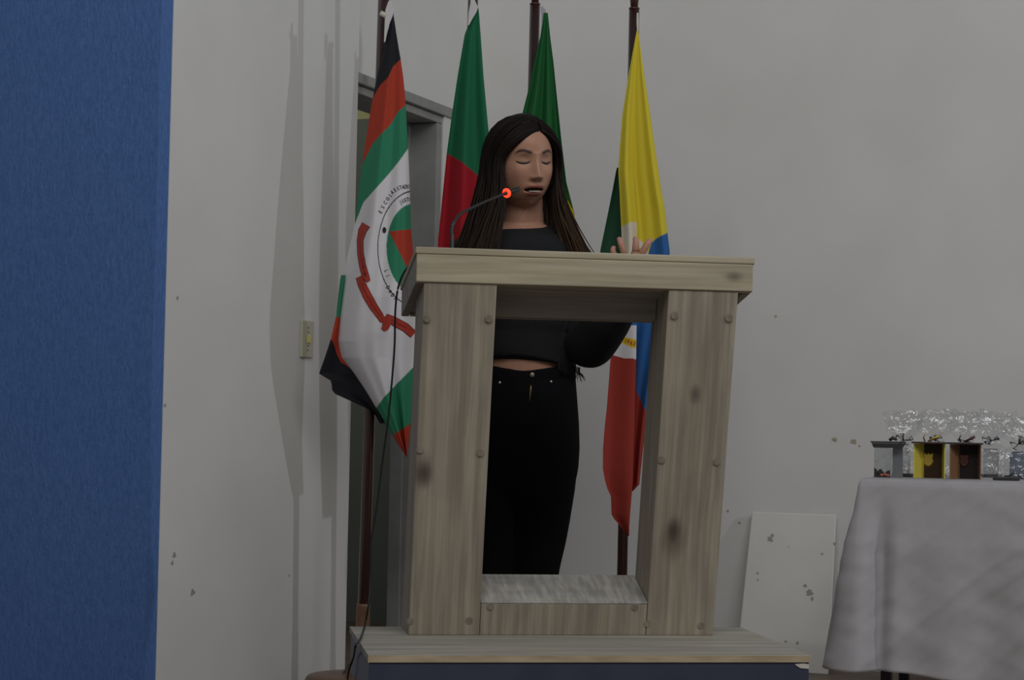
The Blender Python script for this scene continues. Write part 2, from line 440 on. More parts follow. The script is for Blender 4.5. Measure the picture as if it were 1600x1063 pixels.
# flag one: the school flag
D1 = 5.90
rowsA = [(20, 612, 614.5), (30, 610, 616), (50, 606, 619), (75, 600, 623), (92, 596, 626), (120, 589, 630), (150, 583, 633), (200, 574.5, 636), (257, 566, 639), (300, 560, 640.5),
         (349, 555, 642), (365, 551, 643), (400, 543, 646), (430, 537, 650), (495, 528, 652), (533, 526, 652), (559, 533, 650), (600, 561, 648), (639, 586, 644), (679, 612, 640), (714, 634.5, 636)]
rowsB = [(430, 533, 542), (440, 531, 544), (495, 525, 540), (528, 517.5, 545), (545, 512, 550), (560, 507, 560), (584, 498.5, 575), (590, 508, 578), (595, 516.5, 580), (600, 518, 583), (610, 519, 586), (616, 524, 588), (626, 546, 590), (637, 570, 592), (645, 584, 593), (662, 594, 600)]
def dep1(x, y, s):
    g = min(1, max(0, (y - 20) / 330)); 
    b = .13 * min(1, max(0, (y - 20) / 500)) * min(1, max(0, (724 - y) / 260)) ** .8 * (1 - (2 * s - 1) ** 2)
    return D1 - .028 - b + .020 * g * sin(s * 9.0 + y * .004) + .008 * g * sin(s * 21 + 1 + y * .011) + .055 * g * (s - .5) ** 2 * 2
kr = [(584, 150), (595, 132), (606.5, 121), (614, 104), (626.5, 92)]
def bline(pts, x):
    if x <= pts[0][0]:
        (a, b), (c, d) = pts[0], pts[1]
    elif x >= pts[-1][0]:
        (a, b), (c, d) = pts[-2], pts[-1]
    else:
        for (a, b), (c, d) in zip(pts, pts[1:]):
            if a <= x <= c: break
    return b + (d - b) * (x - a) / (c - a)
l1 = kr; l2 = [(566, 257), (582, 225), (595, 210), (610, 195), (621.6, 175), (634, 164)]
l3 = [(555, 349), (568, 316), (595, 286), (610, 269), (625, 250), (638.5, 231)]
l4 = [(586, 640), (600, 621), (620, 600), (640, 580)]; l5 = [(612, 681), (637, 665)]
def ell(x, y, cx, cy, rx, ry): return ((x - cx) / rx) ** 2 + ((y - cy) / ry) ** 2
def col1(x, y):
    if y < bline(l1, x): return BLACK
    if y < bline(l2, x): return RED
    if y < bline(l3, x): return GREEN
    if x > 580 and y > bline(l5, x): return RED
    if x > 580 and y > bline(l4, x): return GREEN
    r = ell(x, y, 648, 388, 58, 90)
    if .965 < r < 1.01: return BLACK
    r = ell(x, y, 645, 387, 41, 68)
    if r < 1.0:
        if inpoly(x, y, [(608, 362), (660, 356), (660, 450), (635, 416)]): return RED
        return GREEN
    return WHITE
def colB(x, y):
    if y < 495: return GREEN
    if inpoly(x, y, [(500, 490), (545, 490), (545, 575), (533, 566), (526, 553), (521, 536), (517, 530), (510, 530)]): return RED
    return BLACK
f1 = empty('school_flag', at(613, 20, D1), label='striped black, red and green flag with a white middle and round crest, leftmost flag', cat='flag')
def inv(parent, vs):
    p = parent.location; return [v - p for v in vs]
vs, fs, cols = [], [], []
layer(vs, fs, cols, rowsA, dep1, col1, 150, 700, lambda y: .03 + .14 * min(1, max(0, (y - 20) / 500)) * min(1, max(0, (724 - y) / 260)) ** .8)
layer(vs, fs, cols, rowsB, lambda x, y, s: D1 + .004 + .012 * sin(s * 6 + y * .02), colB, 50, 200, .02)
cloth_obj('cloth', inv(f1, vs), fs, cols, f1)
def patch(name, parent, poly, depf, rowtab, m, thick=.0012, sub=3.0, lift=.002):
    """flat shape laid on the flag's surface, given by its outline"""
    bm = bmesh.new(); v = [bm.verts.new((x, y, 0)) for x, y in poly]; bm.faces.new(v)
    bmesh.ops.triangulate(bm, faces=bm.faces)
    for _ in range(3):
        es = [e for e in bm.edges if e.calc_length() > sub]
        if not es: break
        bmesh.ops.subdivide_edges(bm, edges=es, cuts=1)
    bmesh.ops.triangulate(bm, faces=bm.faces)
    for q in bm.verts:
        x, y = q.co.x, q.co.y; xl, xr = interp(rowtab, y); s = min(1, max(0, (x - xl) / (xr - xl)))
        q.co = at(x, y, depf(x, y, s) - lift) - parent.location
    return bmobj(name, bm, m, parent)
def strip_poly(path, w):
    a, b = [], []
    for i, (x, y) in enumerate(path):
        x0, y0 = path[max(i - 1, 0)]; x1, y1 = path[min(i + 1, len(path) - 1)]
        n = sqrt((x1 - x0) ** 2 + (y1 - y0) ** 2); nx, ny = -(y1 - y0) / n, (x1 - x0) / n
        ww = w[i] if isinstance(w, list) else w
        a.append((x + nx * ww / 2, y + ny * ww / 2)); b.append((x - nx * ww / 2, y - ny * ww / 2))
    return a + b[::-1]
ink = mat('black_ink', (.015, .015, .018), .8); rib = mat('red_print', (.40, .035, .020), .8); rib2 = mat('dark_red_print', (.17, .02, .015), .8)
for nm, path, w in [('a', [(572, 351), (566, 361), (562.5, 376), (563, 395), (566, 414), (571, 432), (576, 440)], [13, 12, 9, 9, 9.5, 11, 5]),
                    ('b', [(560, 433), (565, 444), (573, 461), (584, 480), (594, 494), (598, 503)], [8, 12, 13, 12, 10, 6]),
                    ('c', [(603, 493), (612, 500), (623, 506), (634, 512), (646, 523)], [5, 12, 13, 13, 12])]:
    patch('ribbon_outline', f1, strip_poly(path, [q + 1.4 for q in w]), dep1, rowsA, ink, lift=.002)
    patch('ribbon', f1, strip_poly(path, w), dep1, rowsA, rib, lift=.003)
    patch('ribbon_motto', f1, strip_poly(path[1:-1], [.9] * (len(path) - 2)), dep1, rowsA, rib2, lift=.004)
patch('ribbon_knot', f1, [(597, 497), (604, 493), (608, 500), (611, 507), (606, 516), (601, 518), (596, 514), (598, 508)], dep1, rowsA, rib, lift=.0045)
patch('crest_dot', f1, [(600.6 + 3 * cos(t * pi / 8), 359.5 + 4.6 * sin(t * pi / 8)) for t in range(16)], dep1, rowsA, ink, lift=.003)

def glyph(ch, size):
    c = bpy.data.curves.new('g', 'FONT'); c.body = ch; c.size = size; c.align_x = 'CENTER'; c.resolution_u = 2; c.offset = size * .012
    o = bpy.data.objects.new('g', c); COL.objects.link(o); dg = bpy.context.evaluated_depsgraph_get(); dg.update()
    me = o.evaluated_get(dg).to_mesh(); v = [tuple(p.co) for p in me.vertices]; f = [tuple(p.vertices) for p in me.polygons]
    o.evaluated_get(dg).to_mesh_clear(); bpy.data.objects.remove(o); bpy.data.curves.remove(c); return v, f
def arc_text(name, parent, spots, depf, rowtab, m, size, sx=1.0, lift=.003):
    """spots: (char, x, y, angle in degrees, width factor)"""
    V, Fc = [], []
    for ch, x, y, ang, wx in spots:
        v, f = glyph(ch, size); b = len(V); a = radians(ang)
        for p in v:
            gx, gy = p[0] * sx * wx, p[1] - size * .35
            xx = x + gx * cos(a) + gy * sin(a); yy = y + gx * sin(a) - gy * cos(a)
            xl, xr = interp(rowtab, yy); s = min(1, max(0, (xx - xl) / (xr - xl)))
            V.append(at(xx, yy, depf(xx, yy, s) - lift) - parent.location)
        Fc += [tuple(i + b for i in q) for q in f]
    return pyobj(name, V, Fc, m, parent)
def ring_spots(text, cx, cy, rx, ry, a0, a1):
    out = []
    for i, ch in enumerate(text):
        if ch == ' ': continue
        t = a0 + (a1 - a0) * i / (len(text) - 1); t = radians(t)
        x = cx + rx * cos(t); y = cy - ry * sin(t); ang = math.degrees(math.atan2(ry * cos(t) * 1.0, -rx * -sin(t)))
        out.append((ch, x, y, -math.degrees(math.atan2(ry * cos(t) * -1, rx * sin(t))) * -1, 1))
    return out
top = [(c, x, y, a, 1) for c, x, y, a in [('E', 594.5, 331, -58), ('S', 598, 323.5, -56), ('C', 602, 316.5, -53), ('O', 606, 310.5, -48), ('L', 610, 305, -44), ('A', 613, 300.5, -38),
       ('E', 617.5, 297, -33), ('S', 622, 294.5, -24), ('T', 626, 292.8, -15), ('A', 630, 292, -10), ('D', 634, 291.5, -6), ('U', 638, 291.3, -2)]]
arc_text('lettering', f1, top, dep1, rowsA, ink, 8.6, .68)
arc_text('lettering', f1, [(c, x, y, a, 1) for c, x, y, a in [('J', 626, 316, -28), ('U', 629.8, 313.8, -20), ('S', 633.6, 312.3, -12), ('T', 637.2, 311.5, -6), ('I', 640, 311.2, 0)]], dep1, rowsA, ink, 8.4, .66)
arc_text('lettering', f1, [('L', 604, 423, 72, 1), ('I', 606, 431, 68, 1)], dep1, rowsA, ink, 8.6, .68)
arc_text('lettering', f1, [('D', 606.5, 449, 58, 1), ('A', 610, 455.5, 50, 1), ('D', 614, 461, 45, 1), ('E', 618.5, 465.5, 40, 1)], dep1, rowsA, ink, 8.6, .68)
vs, fs, cols = [], [], []
layer(vs, fs, cols, [(2, 607, 611), (8, 604.5, 613), (16, 602, 615), (24, 601.5, 614), (36, 601, 609), (50, 600.5, 605), (66, 600, 602)], lambda x, y, s: D1 - .034, lambda x, y: WHITE, 8, 30, .01)
o = pyobj('hoist_sleeve', inv(f1, vs), fs, white_c, f1, True, label='white hoist sleeve')
tube('toggle', [at(595, 20, D1 - .03) - f1.location, at(603, 25, D1 - .034) - f1.location], .008, mat('ivory_toggle', (.62, .60, .50), .4), f1)
flag_stand(599.5, 0, 568, 940, D1, 'dark wooden pole with round base under the striped school flag by the doorway', brad=.172)

# flag two
D2 = 6.02
rows2 = [(12, 745.5, 747.5), (26, 737, 749), (41, 731, 750), (54, 726, 751), (119, 715, 755.5), (180, 706, 761), (240, 698, 767), (300, 692, 773), (375, 684.5, 779), (450, 682, 783), (560, 690, 782), (640, 705, 776), (700, 728, 760), (722, 742, 748)]
def dep2(x, y, s):
    g = min(1, max(0, (y - 12) / 300)); return D2 - .03 + .022 * g * sin(s * 11 + .6) + .015 * g * sin(s * 5.2 + 1.2 + y * .003)
l6 = [(698, 240), (710, 246), (722, 253), (745, 273), (775, 302)]
def col2(x, y):
    return GREEN2 if y < bline(l6, x) else (RED2 if y < 470 - (x - 680) * .3 else (.6, .48, .03))
f2 = empty('state_flag', at(746, 12, D2), label='green over dark red flag hanging between the doorway and the speaker', cat='flag')
vs, fs, cols = [], [], []
layer(vs, fs, cols, rows2, dep2, col2, 80, 300); cloth_obj('cloth', inv(f2, vs), fs, cols, f2)
vs, fs, cols = [], [], []
layer(vs, fs, cols, [(0, 735, 742), (5, 735, 744), (12, 733.5, 747), (20, 732, 744), (30, 731.5, 738), (40, 731, 732.5)], lambda x, y, s: D2 - .045, lambda x, y: WHITE, 8, 24, .01)
pyobj('hoist_sleeve', inv(f2, vs), fs, white_c, f2, True, label='pale lilac hoist sleeve')
flag_stand(739, 0, 716, 940, D2, 'dark wooden pole behind the green and dark red flag', rad=.0165)

# flag three
D3 = 6.10
rows3 = [(20, 849.5, 856), (35, 848, 857.5), (60, 843.5, 860), (99, 834, 865), (135, 827, 868.5), (178, 816, 873), (217, 808, 877), (285, 800, 885), (320, 797, 894), (336, 796, 898), (345, 796, 897.5), (362, 796, 894), (420, 800, 896), (520, 812, 900), (590, 826, 900), (612, 840, 898), (640, 860, 880)]
def dep3(x, y, s):
    g = min(1, max(0, (y - 12) / 260)); return D3 - .035 + .024 * g * sin(s * 15 + .4) + .010 * sin(s * 6 + 2 + y * .004) * g
def col3(x, y):
    if y > 300 and inpoly(x, y, [(879, 300), (884, 308), (896, 330), (899, 345), (894, 364), (885, 420), (850, 420), (850, 330)]): return BYEL
    return BGREEN
f3 = empty('national_flag', at(852, 20, D3), label='dark green flag with a yellow patch hanging directly behind the speaker', cat='flag')
vs, fs, cols = [], [], []
layer(vs, fs, cols, rows3, dep3, col3, 80, 260); cloth_obj('cloth', inv(f3, vs), fs, cols, f3)
vs, fs, cols = [], [], []
layer(vs, fs, cols, [(10, 845, 848), (16, 845, 853), (26, 846, 853), (45, 845.5, 849.5), (60, 844, 846)], lambda x, y, s: D3 - .03, lambda x, y: WHITE, 6, 16, .008)
pyobj('hoist_sleeve', inv(f3, vs), fs, mat('grey_sleeve', (.38, .38, .42), .7), f3, True, label='thin grey hoist sleeve')
flag_stand(836, 7, 812, 940, D3, 'dark wooden pole behind the dark green flag above the speaker', tip_y=8, rad=.0165)

# flag four
D4 = 5.98
rows4 = [(48, 995, 997), (60, 992.5, 999), (90, 987, 1003), (119, 982, 1007), (178, 972.5, 1016), (221, 969, 1022), (267, 966, 1029), (300, 968, 1034), (324, 969, 1038.5), (364, 971, 1043), (393, 971, 1046.5), (450, 968, 1046), (505, 966, 1040), (559, 960, 1030), (610, 962, 1018), (660, 965, 1010), (701, 965, 1005), (757, 970, 999), (768, 978, 989)]
rows4b = [(262, 964, 978), (267, 962.6, 980), (300, 956.5, 980), (330, 950.5, 980), (391, 938, 980), (430, 936, 985), (500, 948, 990)]
rows4c = [(478, 956, 995), (510, 957, 994.5), (559, 954, 994), (600, 951, 993), (638, 948, 992), (670, 944.5, 991), (701, 942.2, 990), (733, 942, 989), (750, 945, 988.5), (764, 949, 988), (776, 954.5, 986.8), (804, 955.5, 984.5), (812, 960, 984), (820, 967.5, 983.5), (838, 981, 983)]
def dep4(x, y, s):
    g = min(1, max(0, (y - 48) / 260)); return D4 - .035 + .020 * g * sin(s * 9 + 3.4) + .009 * sin(s * 18 + 1) * g
def col4(x, y):
    if inpoly(x, y, [(965, 356), (974.5, 353), (980, 350), (987, 347), (995, 347), (995.2, 371), (1007, 381), (1013, 395), (1008, 470), (965, 470)]): return CREAM
    if inpoly(x, y, [(1060, 352), (1043, 364), (1032, 369), (1024, 374), (1018, 380), (1014, 393), (1000, 470), (994, 520), (994, 610), (1006, 638), (1012, 645), (1060, 660)]): return BLUE
    if y > 560: return RED4
    if y > 470: return BLUE
    return YEL
def col4c(x, y):
    if y < 509: return BLUE
    if y < bline([(957, 555), (975, 560), (994, 561)], x):
        if inpoly(x, y, [(955, 520), (965, 522), (976, 527), (994.5, 531), (994.5, 545), (986, 543), (972, 536), (955, 534)]): return (.72, .52, .03)
        return WHITE
    return RED4
f4 = empty('municipal_flag', at(996, 48, D4), label='yellow, green, blue and red flag, rightmost of the flags behind the lectern', cat='flag')
vs, fs, cols = [], [], []
layer(vs, fs, cols, rows4, dep4, col4, 110, 420, .03)
layer(vs, fs, cols, rows4b, lambda x, y, s: D4 + .020 + .01 * sin(s * 5), lambda x, y: DGREEN, 30, 140, .015)
dep4c = lambda x, y, s: D4 - .085 + .016 * sin(s * 4 + 1.0) + .01 * cos(y * .02)
layer(vs, fs, cols, rows4c, dep4c, col4c, 70, 300, .02)
cloth_obj('cloth', inv(f4, vs), fs, cols, f4)
arc_text('lettering', f4, [('1', 977.5, 532.5, 12, 1), ('9', 981.5, 533.5, 14, 1), ('6', 986.3, 535.5, 14, 1), ('3', 991.2, 537, 14, 1)], dep4c, rows4c, mat('red_ink', (.5, .06, .02), .8), 9, .95, .002)
vs, fs, cols = [], [], []
layer(vs, fs, cols, [(20, 995, 997.8), (35, 994.5, 998), (49, 995.4, 997.5)], lambda x, y, s: D4 - .03, lambda x, y: WHITE, 6, 16, .004)
pyobj('hoist_cord', inv(f4, vs), fs, mat('cream_cord', (.62, .60, .52), .7), f4, True, label='thin cream hoist cord')
flag_stand(991, 15, 972.5, 880, D4, 'dark wooden pole of the yellow flag standing before the back wall', tip_y=15, rad=.0165)

# ------------------------------------------------------------------ leaning board
bw = noisy('white_painted_board', (.69, .68, .655), (.75, .74, .715), 4, rough=.6)
bd_y0 = YB - .30
bt = ray_plane(1174, 800, (0, YB - .035, 0), YN); bt2 = ray_plane(1306, 803, (0, YB - .035, 0), YN)
brd = empty('leaning_board', (bt.x, YB - .03, 0), label='white painted board leaning against the back wall left of the cloth covered table', cat='board')
bm = bmesh.new(); wB = bt2.x - bt.x; hb = bt.z
lean = .15
hexa(bm, [(-.012, -lean, 0), (wB + .012, -lean, 0), (wB + .012, -lean + .012, 0), (-.012, -lean + .012, 0), (0, 0, hb), (wB, 0, hb), (wB, .012, hb), (0, .012, hb)], .004)
bmobj('panel', bm, bw, brd)
bn = Vector((0, hb, -lean)).normalized()
for i, (x, y, r) in enumerate([(1203, 843, .012), (1207, 837, .008), (1265, 927, .014), (1258, 916, .007), (1269, 936, .007), (1184, 896, .005), (1184, 907, .004), (1228, 1003, .005), (1246, 1005, .006), (1304, 850, .006), (1285, 866, .005), (1232, 855, .003)]):
    p0 = Vector((bt.x, YB - .03, hb)); n = Vector((0, hb, lean)).normalized()
    nn = Vector((0, hb, -lean)).normalized()   # along no slope
    nrm = Vector((0, hb, -(-lean))).normalized()
    rnd = random.Random(50 + i); nrm = Vector((0, hb, -lean)).normalized()
    c = ray_plane(x, y, p0, Vector((0, hb, -lean)).normalized())
    a = Vector((1, 0, 0)); b = Vector((0, lean, hb)).normalized(); bm = bmesh.new(); vv = []
    nrm = Vector((0, -hb, lean)).normalized()
    for k in range(13):
        th = 2 * pi * k / 13; qd = r * rnd.uniform(.5, 1.15); vv.append(bm.verts.new(c + a * cos(th) * qd + b * sin(th) * qd + nrm * .0008 - brd.location))
    f = bm.faces.new(vv); e = bmesh.ops.extrude_face_region(bm, geom=[f])
    for v in [g for g in e['geom'] if isinstance(g, bmesh.types.BMVert)]: v.co -= nrm * .002
    bmobj('paint_chip', bm, chip_m, brd)

# ------------------------------------------------------------------ table and cloth
TF = at(1347, 748, 5.6); TX0, TY0, TH = TF.x, TF.y, TF.z
TX1, TY1 = TX0 + 1.7, TY0 + .62
tbl = empty('table', (TX0, TY0, 0), label='long table hidden under the white cloth at the right edge', cat='table')
steel = mat('dark_steel', (.05, .05, .055), .4, .6)
box('tabletop', .01, 1.69, .01, .61, TH - .03, TH - .003, mat('table_board', (.4, .3, .2), .6), tbl, .002)
for (x, y) in ((.05, .05), (1.62, .05), (.012, .54), (1.62, .54)):
    box('leg', x, x + .03, y, y + .03, 0, TH - .031, steel, tbl, .002)
# cloth: a square grid laid over the top, hanging with folds
cm = noisy('white_tablecloth', (.46, .45, .475), (.48, .47, .495), 40, rough=.8, bs=.06, bd=.002)
DROP = .56
def creases(m):
    tc = N(m, 'ShaderNodeTexCoord'); prev = None
    for (rot, sc, st, ds, scale) in ((38, (.9, 1, 7), .85, .014, 2.6), (-28, (1.2, 1, 6), .45, .012, 1.9)):
        a = N(m, 'ShaderNodeMapping'); a.inputs['Rotation'].default_value = (0, radians(rot), 0); L(m, tc.outputs['Object'], a.inputs[0])
        b = N(m, 'ShaderNodeMapping'); b.inputs['Scale'].default_value = sc; L(m, a.outputs[0], b.inputs[0])
        n = N(m, 'ShaderNodeTexNoise'); n.noise_type = 'RIDGED_MULTIFRACTAL'; n.inputs['Scale'].default_value = scale; n.inputs['Detail'].default_value = 2; L(m, b.outputs[0], n.inputs[0])
        bp = N(m, 'ShaderNodeBump'); bp.inputs['Strength'].default_value = st; bp.inputs['Distance'].default_value = ds; L(m, n.outputs[0], bp.inputs['Height'])
        if prev: L(m, prev.outputs[0], bp.inputs['Normal'])
        prev = bp
    L(m, prev.outputs[0], BS(m).inputs['Normal'])
creases(cm)
def drape(a, s, side):
    """a: 0..1 down the drop, s: metres along the edge from the near left corner; side 'f' or 'l'"""
    pass
vs, fs = [], []
# perimeter path: left edge from back to front, round the corner, along the front, right end
per = []
for i in range(25): per.append((0, .62 * (1 - i / 24), (-1, 0), -(.62 * (1 - i / 24))))
for i in range(1, 15):
    t = i / 14 * pi / 2; per.append((0, 0, (-cos(t), -sin(t)), .0 + i * .001))
for i in range(1, 181): per.append((1.7 * i / 180, 0, (0, -1), 1.7 * i / 180 + .014))
for i in range(1, 15):
    t = i / 14 * pi / 2; per.append((1.7, 0, (sin(t), -cos(t)), 1.72 + i * .001))
for i in range(1, 25): per.append((1.7, .62 * i / 24, (1, 0), 1.75 + .62 * i / 24))
ND = 70; npth = len(per)
ins = 12
for j in range(ND + 1):
    a = j / ND
    for k, (x, y, n, s) in enumerate(per):
        corner = math.exp(-((abs(s)) / .09) ** 2) if s > -.3 else 0
        cl = corner
        drop = .528 + .13 * max(0, s - .03) * (1 if s < .8 else 0) + (.10 if s >= .8 else 0) + .006 * sin(s * 9)
        if s < 0: drop = .555 - .10 * min(1, -s / .05)
        drop += .022 * cl * (1 if s > -.04 else 0)
        flare = .015 + .012 * sin(s * 9 + 1.3) * a + .05 * a * (.3 + .3 * sin(s * 15 + .5) ** 2)
        flare += cl * .048 * a - .045 * min(1, a * 2.5) * math.exp(-((s - .075) / .028) ** 2)
        flare += .0035 * noise.noise(Vector((x * 9 + a * 6, a * 9 - x * 7, s * 2))) + .005 * a * sin((s * .8 + a * .55) * 26)
        if s < 0: flare = .012 + .095 * a + .015 * a * sin(s * 16)
        r = .008
        zz = TH - max(0, a * drop - 0)
        vs.append(Vector((x + n[0] * (flare * min(1, a * 3) + r * min(1, a * 30)), y + n[1] * (flare * min(1, a * 3) + r * min(1, a * 30)), zz)))
for j in range(ND):
    for k in range(npth - 1):
        q = j * npth + k; fs.append((q, q + 1, q + npth + 1, q + npth))
b = len(vs); vs += [Vector((x, y, TH + .0008)) for x in (0, 1.7) for y in (0, .62)]
# top surface
top_i = len(vs)
fs.append((b, b + 2, b + 3, b + 1))
me = bpy.data.meshes.new('tablecloth'); me.from_pydata([tuple(v) for v in vs], [], fs); me.update()
tc = link('tablecloth', me, cm, None, True, label='white wrinkled cloth draped over the table on the right', cat='tablecloth')
me.polygons[len(fs) - 1].use_smooth = False
tc.location = (TX0, TY0, 0)
so = tc.modifiers.new('s', 'SOLIDIFY'); so.thickness = .0015; so.offset = -1

# ------------------------------------------------------------------ trophies
gold = mat('gold_plate', (.72, .62, .10), .35, .2); gold_d = mat('gold_inside', (.035, .017, .004), .45, .1, .3)
bronze = mat('bronze_plate', (.28, .15, .08), .35, .2); bronze_d = mat('bronze_inside', (.014, .008, .006), .45, .1, .3)
silver = mat('silver_plate', (.22, .23, .24), .35, .5); silver_d = mat('silver_cap', (.05, .05, .055), .35, .4)
capdark = mat('dark_cap', (.07, .035, .03), .35, .3)
clear = mat('clear_acrylic', (.8, .85, .9), .1)
def glassy(m, t=.75, rough=.08, sc=30, bstr=1.0, tint=(1, 1, 1)):
    nt = m.node_tree; tr = N(m, 'ShaderNodeBsdfTransparent'); tr.inputs[0].default_value = (*tint, 1)
    mx = N(m, 'ShaderNodeMixShader'); mx.inputs[0].default_value = 1 - t
    gl = N(m, 'ShaderNodeBsdfGlossy'); gl.inputs['Roughness'].default_value = rough; gl.inputs[0].default_value = (.9, .92, .95, 1)
    n = noise_tex(m, (1, 1, 1), sc, 3); bp = N(m, 'ShaderNodeBump'); bp.inputs['Strength'].default_value = bstr; bp.inputs['Distance'].default_value = .01
    L(m, n.outputs[0], bp.inputs['Height']); L(m, bp.outputs[0], gl.inputs['Normal'])
    L(m, tr.outputs[0], mx.inputs[1]); L(m, gl.outputs[0], mx.inputs[2]); L(m, mx.outputs[0], nt.nodes['Material Output'].inputs[0]); return m
cello = glassy(mat('cellophane'), .86, .05, 40)
acr = glassy(mat('acrylic_block'), .6, .05, 12)
def pt(x, y, d): return at(x, y, d)
def trophy(name, xl, xr, d, body, inside, capm, label, rz, scroll=True, crest=None, left_open=False):
    base = ray_plane((xl + xr) / 2, 745, (0, 0, TH), Z)
    # on the cloth, a little behind its front edge
    base = Vector((base.x, base.y, TH + .0018)); base = at((xl + xr) / 2, 746, d); base.z = TH + .0018
    e = empty(name, base, rz, label=label, cat='trophy')
    w = (xr - xl) / FPX * d; h = .102; dp = .045
    for (xa, xb, th_) in ((-w / 2, -w / 2 + .030, .003), (w / 2 - .003, w / 2 - .006, .003)):
        bm = bmesh.new(); hexa(bm, [(xa, -dp / 2, 0), (xa + th_, -dp / 2, 0), (xb + th_, dp / 2 - .0035, 0), (xb, dp / 2 - .0035, 0), (xa, -dp / 2, h), (xa + th_, -dp / 2, h), (xb + th_, dp / 2 - .0035, h), (xb, dp / 2 - .0035, h)])
        bmobj('side_panel', bm, body, e)
    box('back_panel', -w / 2 + .020, w / 2 - .003, dp / 2 - .003, dp / 2, 0, h, inside, e)
    cw_ = w * .66
    box('cap_board', -w * .54, w * .55, -dp * .85, dp * .85, h + .0005, h + .006, capm, e, .001)
    if scroll:
        tube('scroll', [(.0, -.01, h + .009), (.018, -.01, h + .019), (.028, -.01, h + .024)], [.0035, .0035, .0045], crest or capm, e)
        tube('tassel', [(-.012, .0, h + .007), (-.016, .0, h + .02), (-.012, .0, h + .026)], [.0025, .002, .003], crest or capm, e)
    if crest:
        bm = bmesh.new(); pts = [(-.016, .016), (-.010, .019), (-.006, .014), (0, .020), (.006, .014), (.010, .019), (.016, .016), (.013, .004), (.016, -.006), (.009, -.016), (0, -.020), (-.009, -.016), (-.016, -.006), (-.013, .004)]
        v = [bm.verts.new((x, dp / 2 - .0035, .055 + z * 1.15)) for x, z in pts]; f = bm.faces.new(v); ex = bmesh.ops.extrude_face_region(bm, geom=[f])
        for q in [g for g in ex['geom'] if isinstance(g, bmesh.types.BMVert)]: q.co.y -= .006; q.co.x *= .8; q.co.z = .055 + (q.co.z - .055) * .8
        bmobj('crest', bm, crest, e)
        for k in range(5):
            box('crest_relief', -.010 + .0045 * k, -.0075 + .0045 * k, dp / 2 - .0115, dp / 2 - .0098, .046 + .003 * (k % 2), .064 - .003 * (k % 2), crest, e)
    return e
RZ = YAW * 0
trophy('gold_trophy', 1427, 1475, 5.72, gold, gold_d, capdark, 'small gold trophy with a crest inside and a mortarboard cap, on the white cloth', radians(14), True, mat('gold_crest', (.62, .46, .08), .3, .6))
trophy('bronze_trophy', 1483, 1531, 5.70, bronze, bronze_d, mat('bronze_cap', (.05, .035, .035), .3, .3), 'small dark bronze trophy with a mortarboard cap right of the gold one', radians(14), True, mat('bronze_crest', (.10, .04, .03), .35, .5))
# silver trophy, clear front
base = at(1389, 746, 5.72); base.z = TH + .0018
e = empty('silver_trophy', base, radians(14), label='silver trophy with flat dark cap and clear body, leftmost on the cloth', cat='trophy')
box('side_panel', .010, .040, .0, .004, 0, .098, silver, e)
box('clear_block', -.044, .009, .0, .004, 0, .096, acr, e, label='clear acrylic panel')
box('cap_board', -.054, .046, -.035, .040, .102, .107, silver_d, e, .001)
bm = bmesh.new(); hexa(bm, [(-.048, -.036, .088), (.036, -.036, .088), (.036, -.034, .088), (-.048, -.034, .088), (-.054, -.036, .1015), (.046, -.036, .1015), (.046, -.034, .1015), (-.054, -.034, .1015)])
bmobj('cap_band', bm, silver_d, e)
tube('scroll', [(.0, 0, .110), (.010, 0, .118), (.022, 0, .112)], [.005, .006, .004], silver_d, e)
dk = mat('dark_figures', (.02, .018, .018), .5)
pk = mat('pink_petals', (.45, .12, .10), .6)
bm = bmesh.new()
ol = [(-.044, 0), (-.044, .028), (-.038, .024), (-.034, .017), (-.030, .022), (-.024, .025), (-.019, .018), (-.014, .012), (-.008, .018), (.002, .022), (.004, 0)]
v = [bm.verts.new((x, -.006, z)) for x, z in ol]; f = bm.faces.new(v); ex = bmesh.ops.extrude_face_region(bm, geom=[f])
for q in [g for g in ex['geom'] if isinstance(g, bmesh.types.BMVert)]: q.co.y -= .006
bmobj('printed_figures', bm, dk, e)
for k, (x, z) in enumerate([(-.022, .004), (-.012, .006), (-.004, .003), (-.030, .010)]):
    bm = bmesh.new(); bmesh.ops.create_icosphere(bm, subdivisions=2, radius=.0042, matrix=Matrix.Translation((x, -.013, z + .003)) @ Matrix.Diagonal((1.4, .6, .9, 1))); bmobj('printed_petal', bm, pk if k < 3 else dk, e)

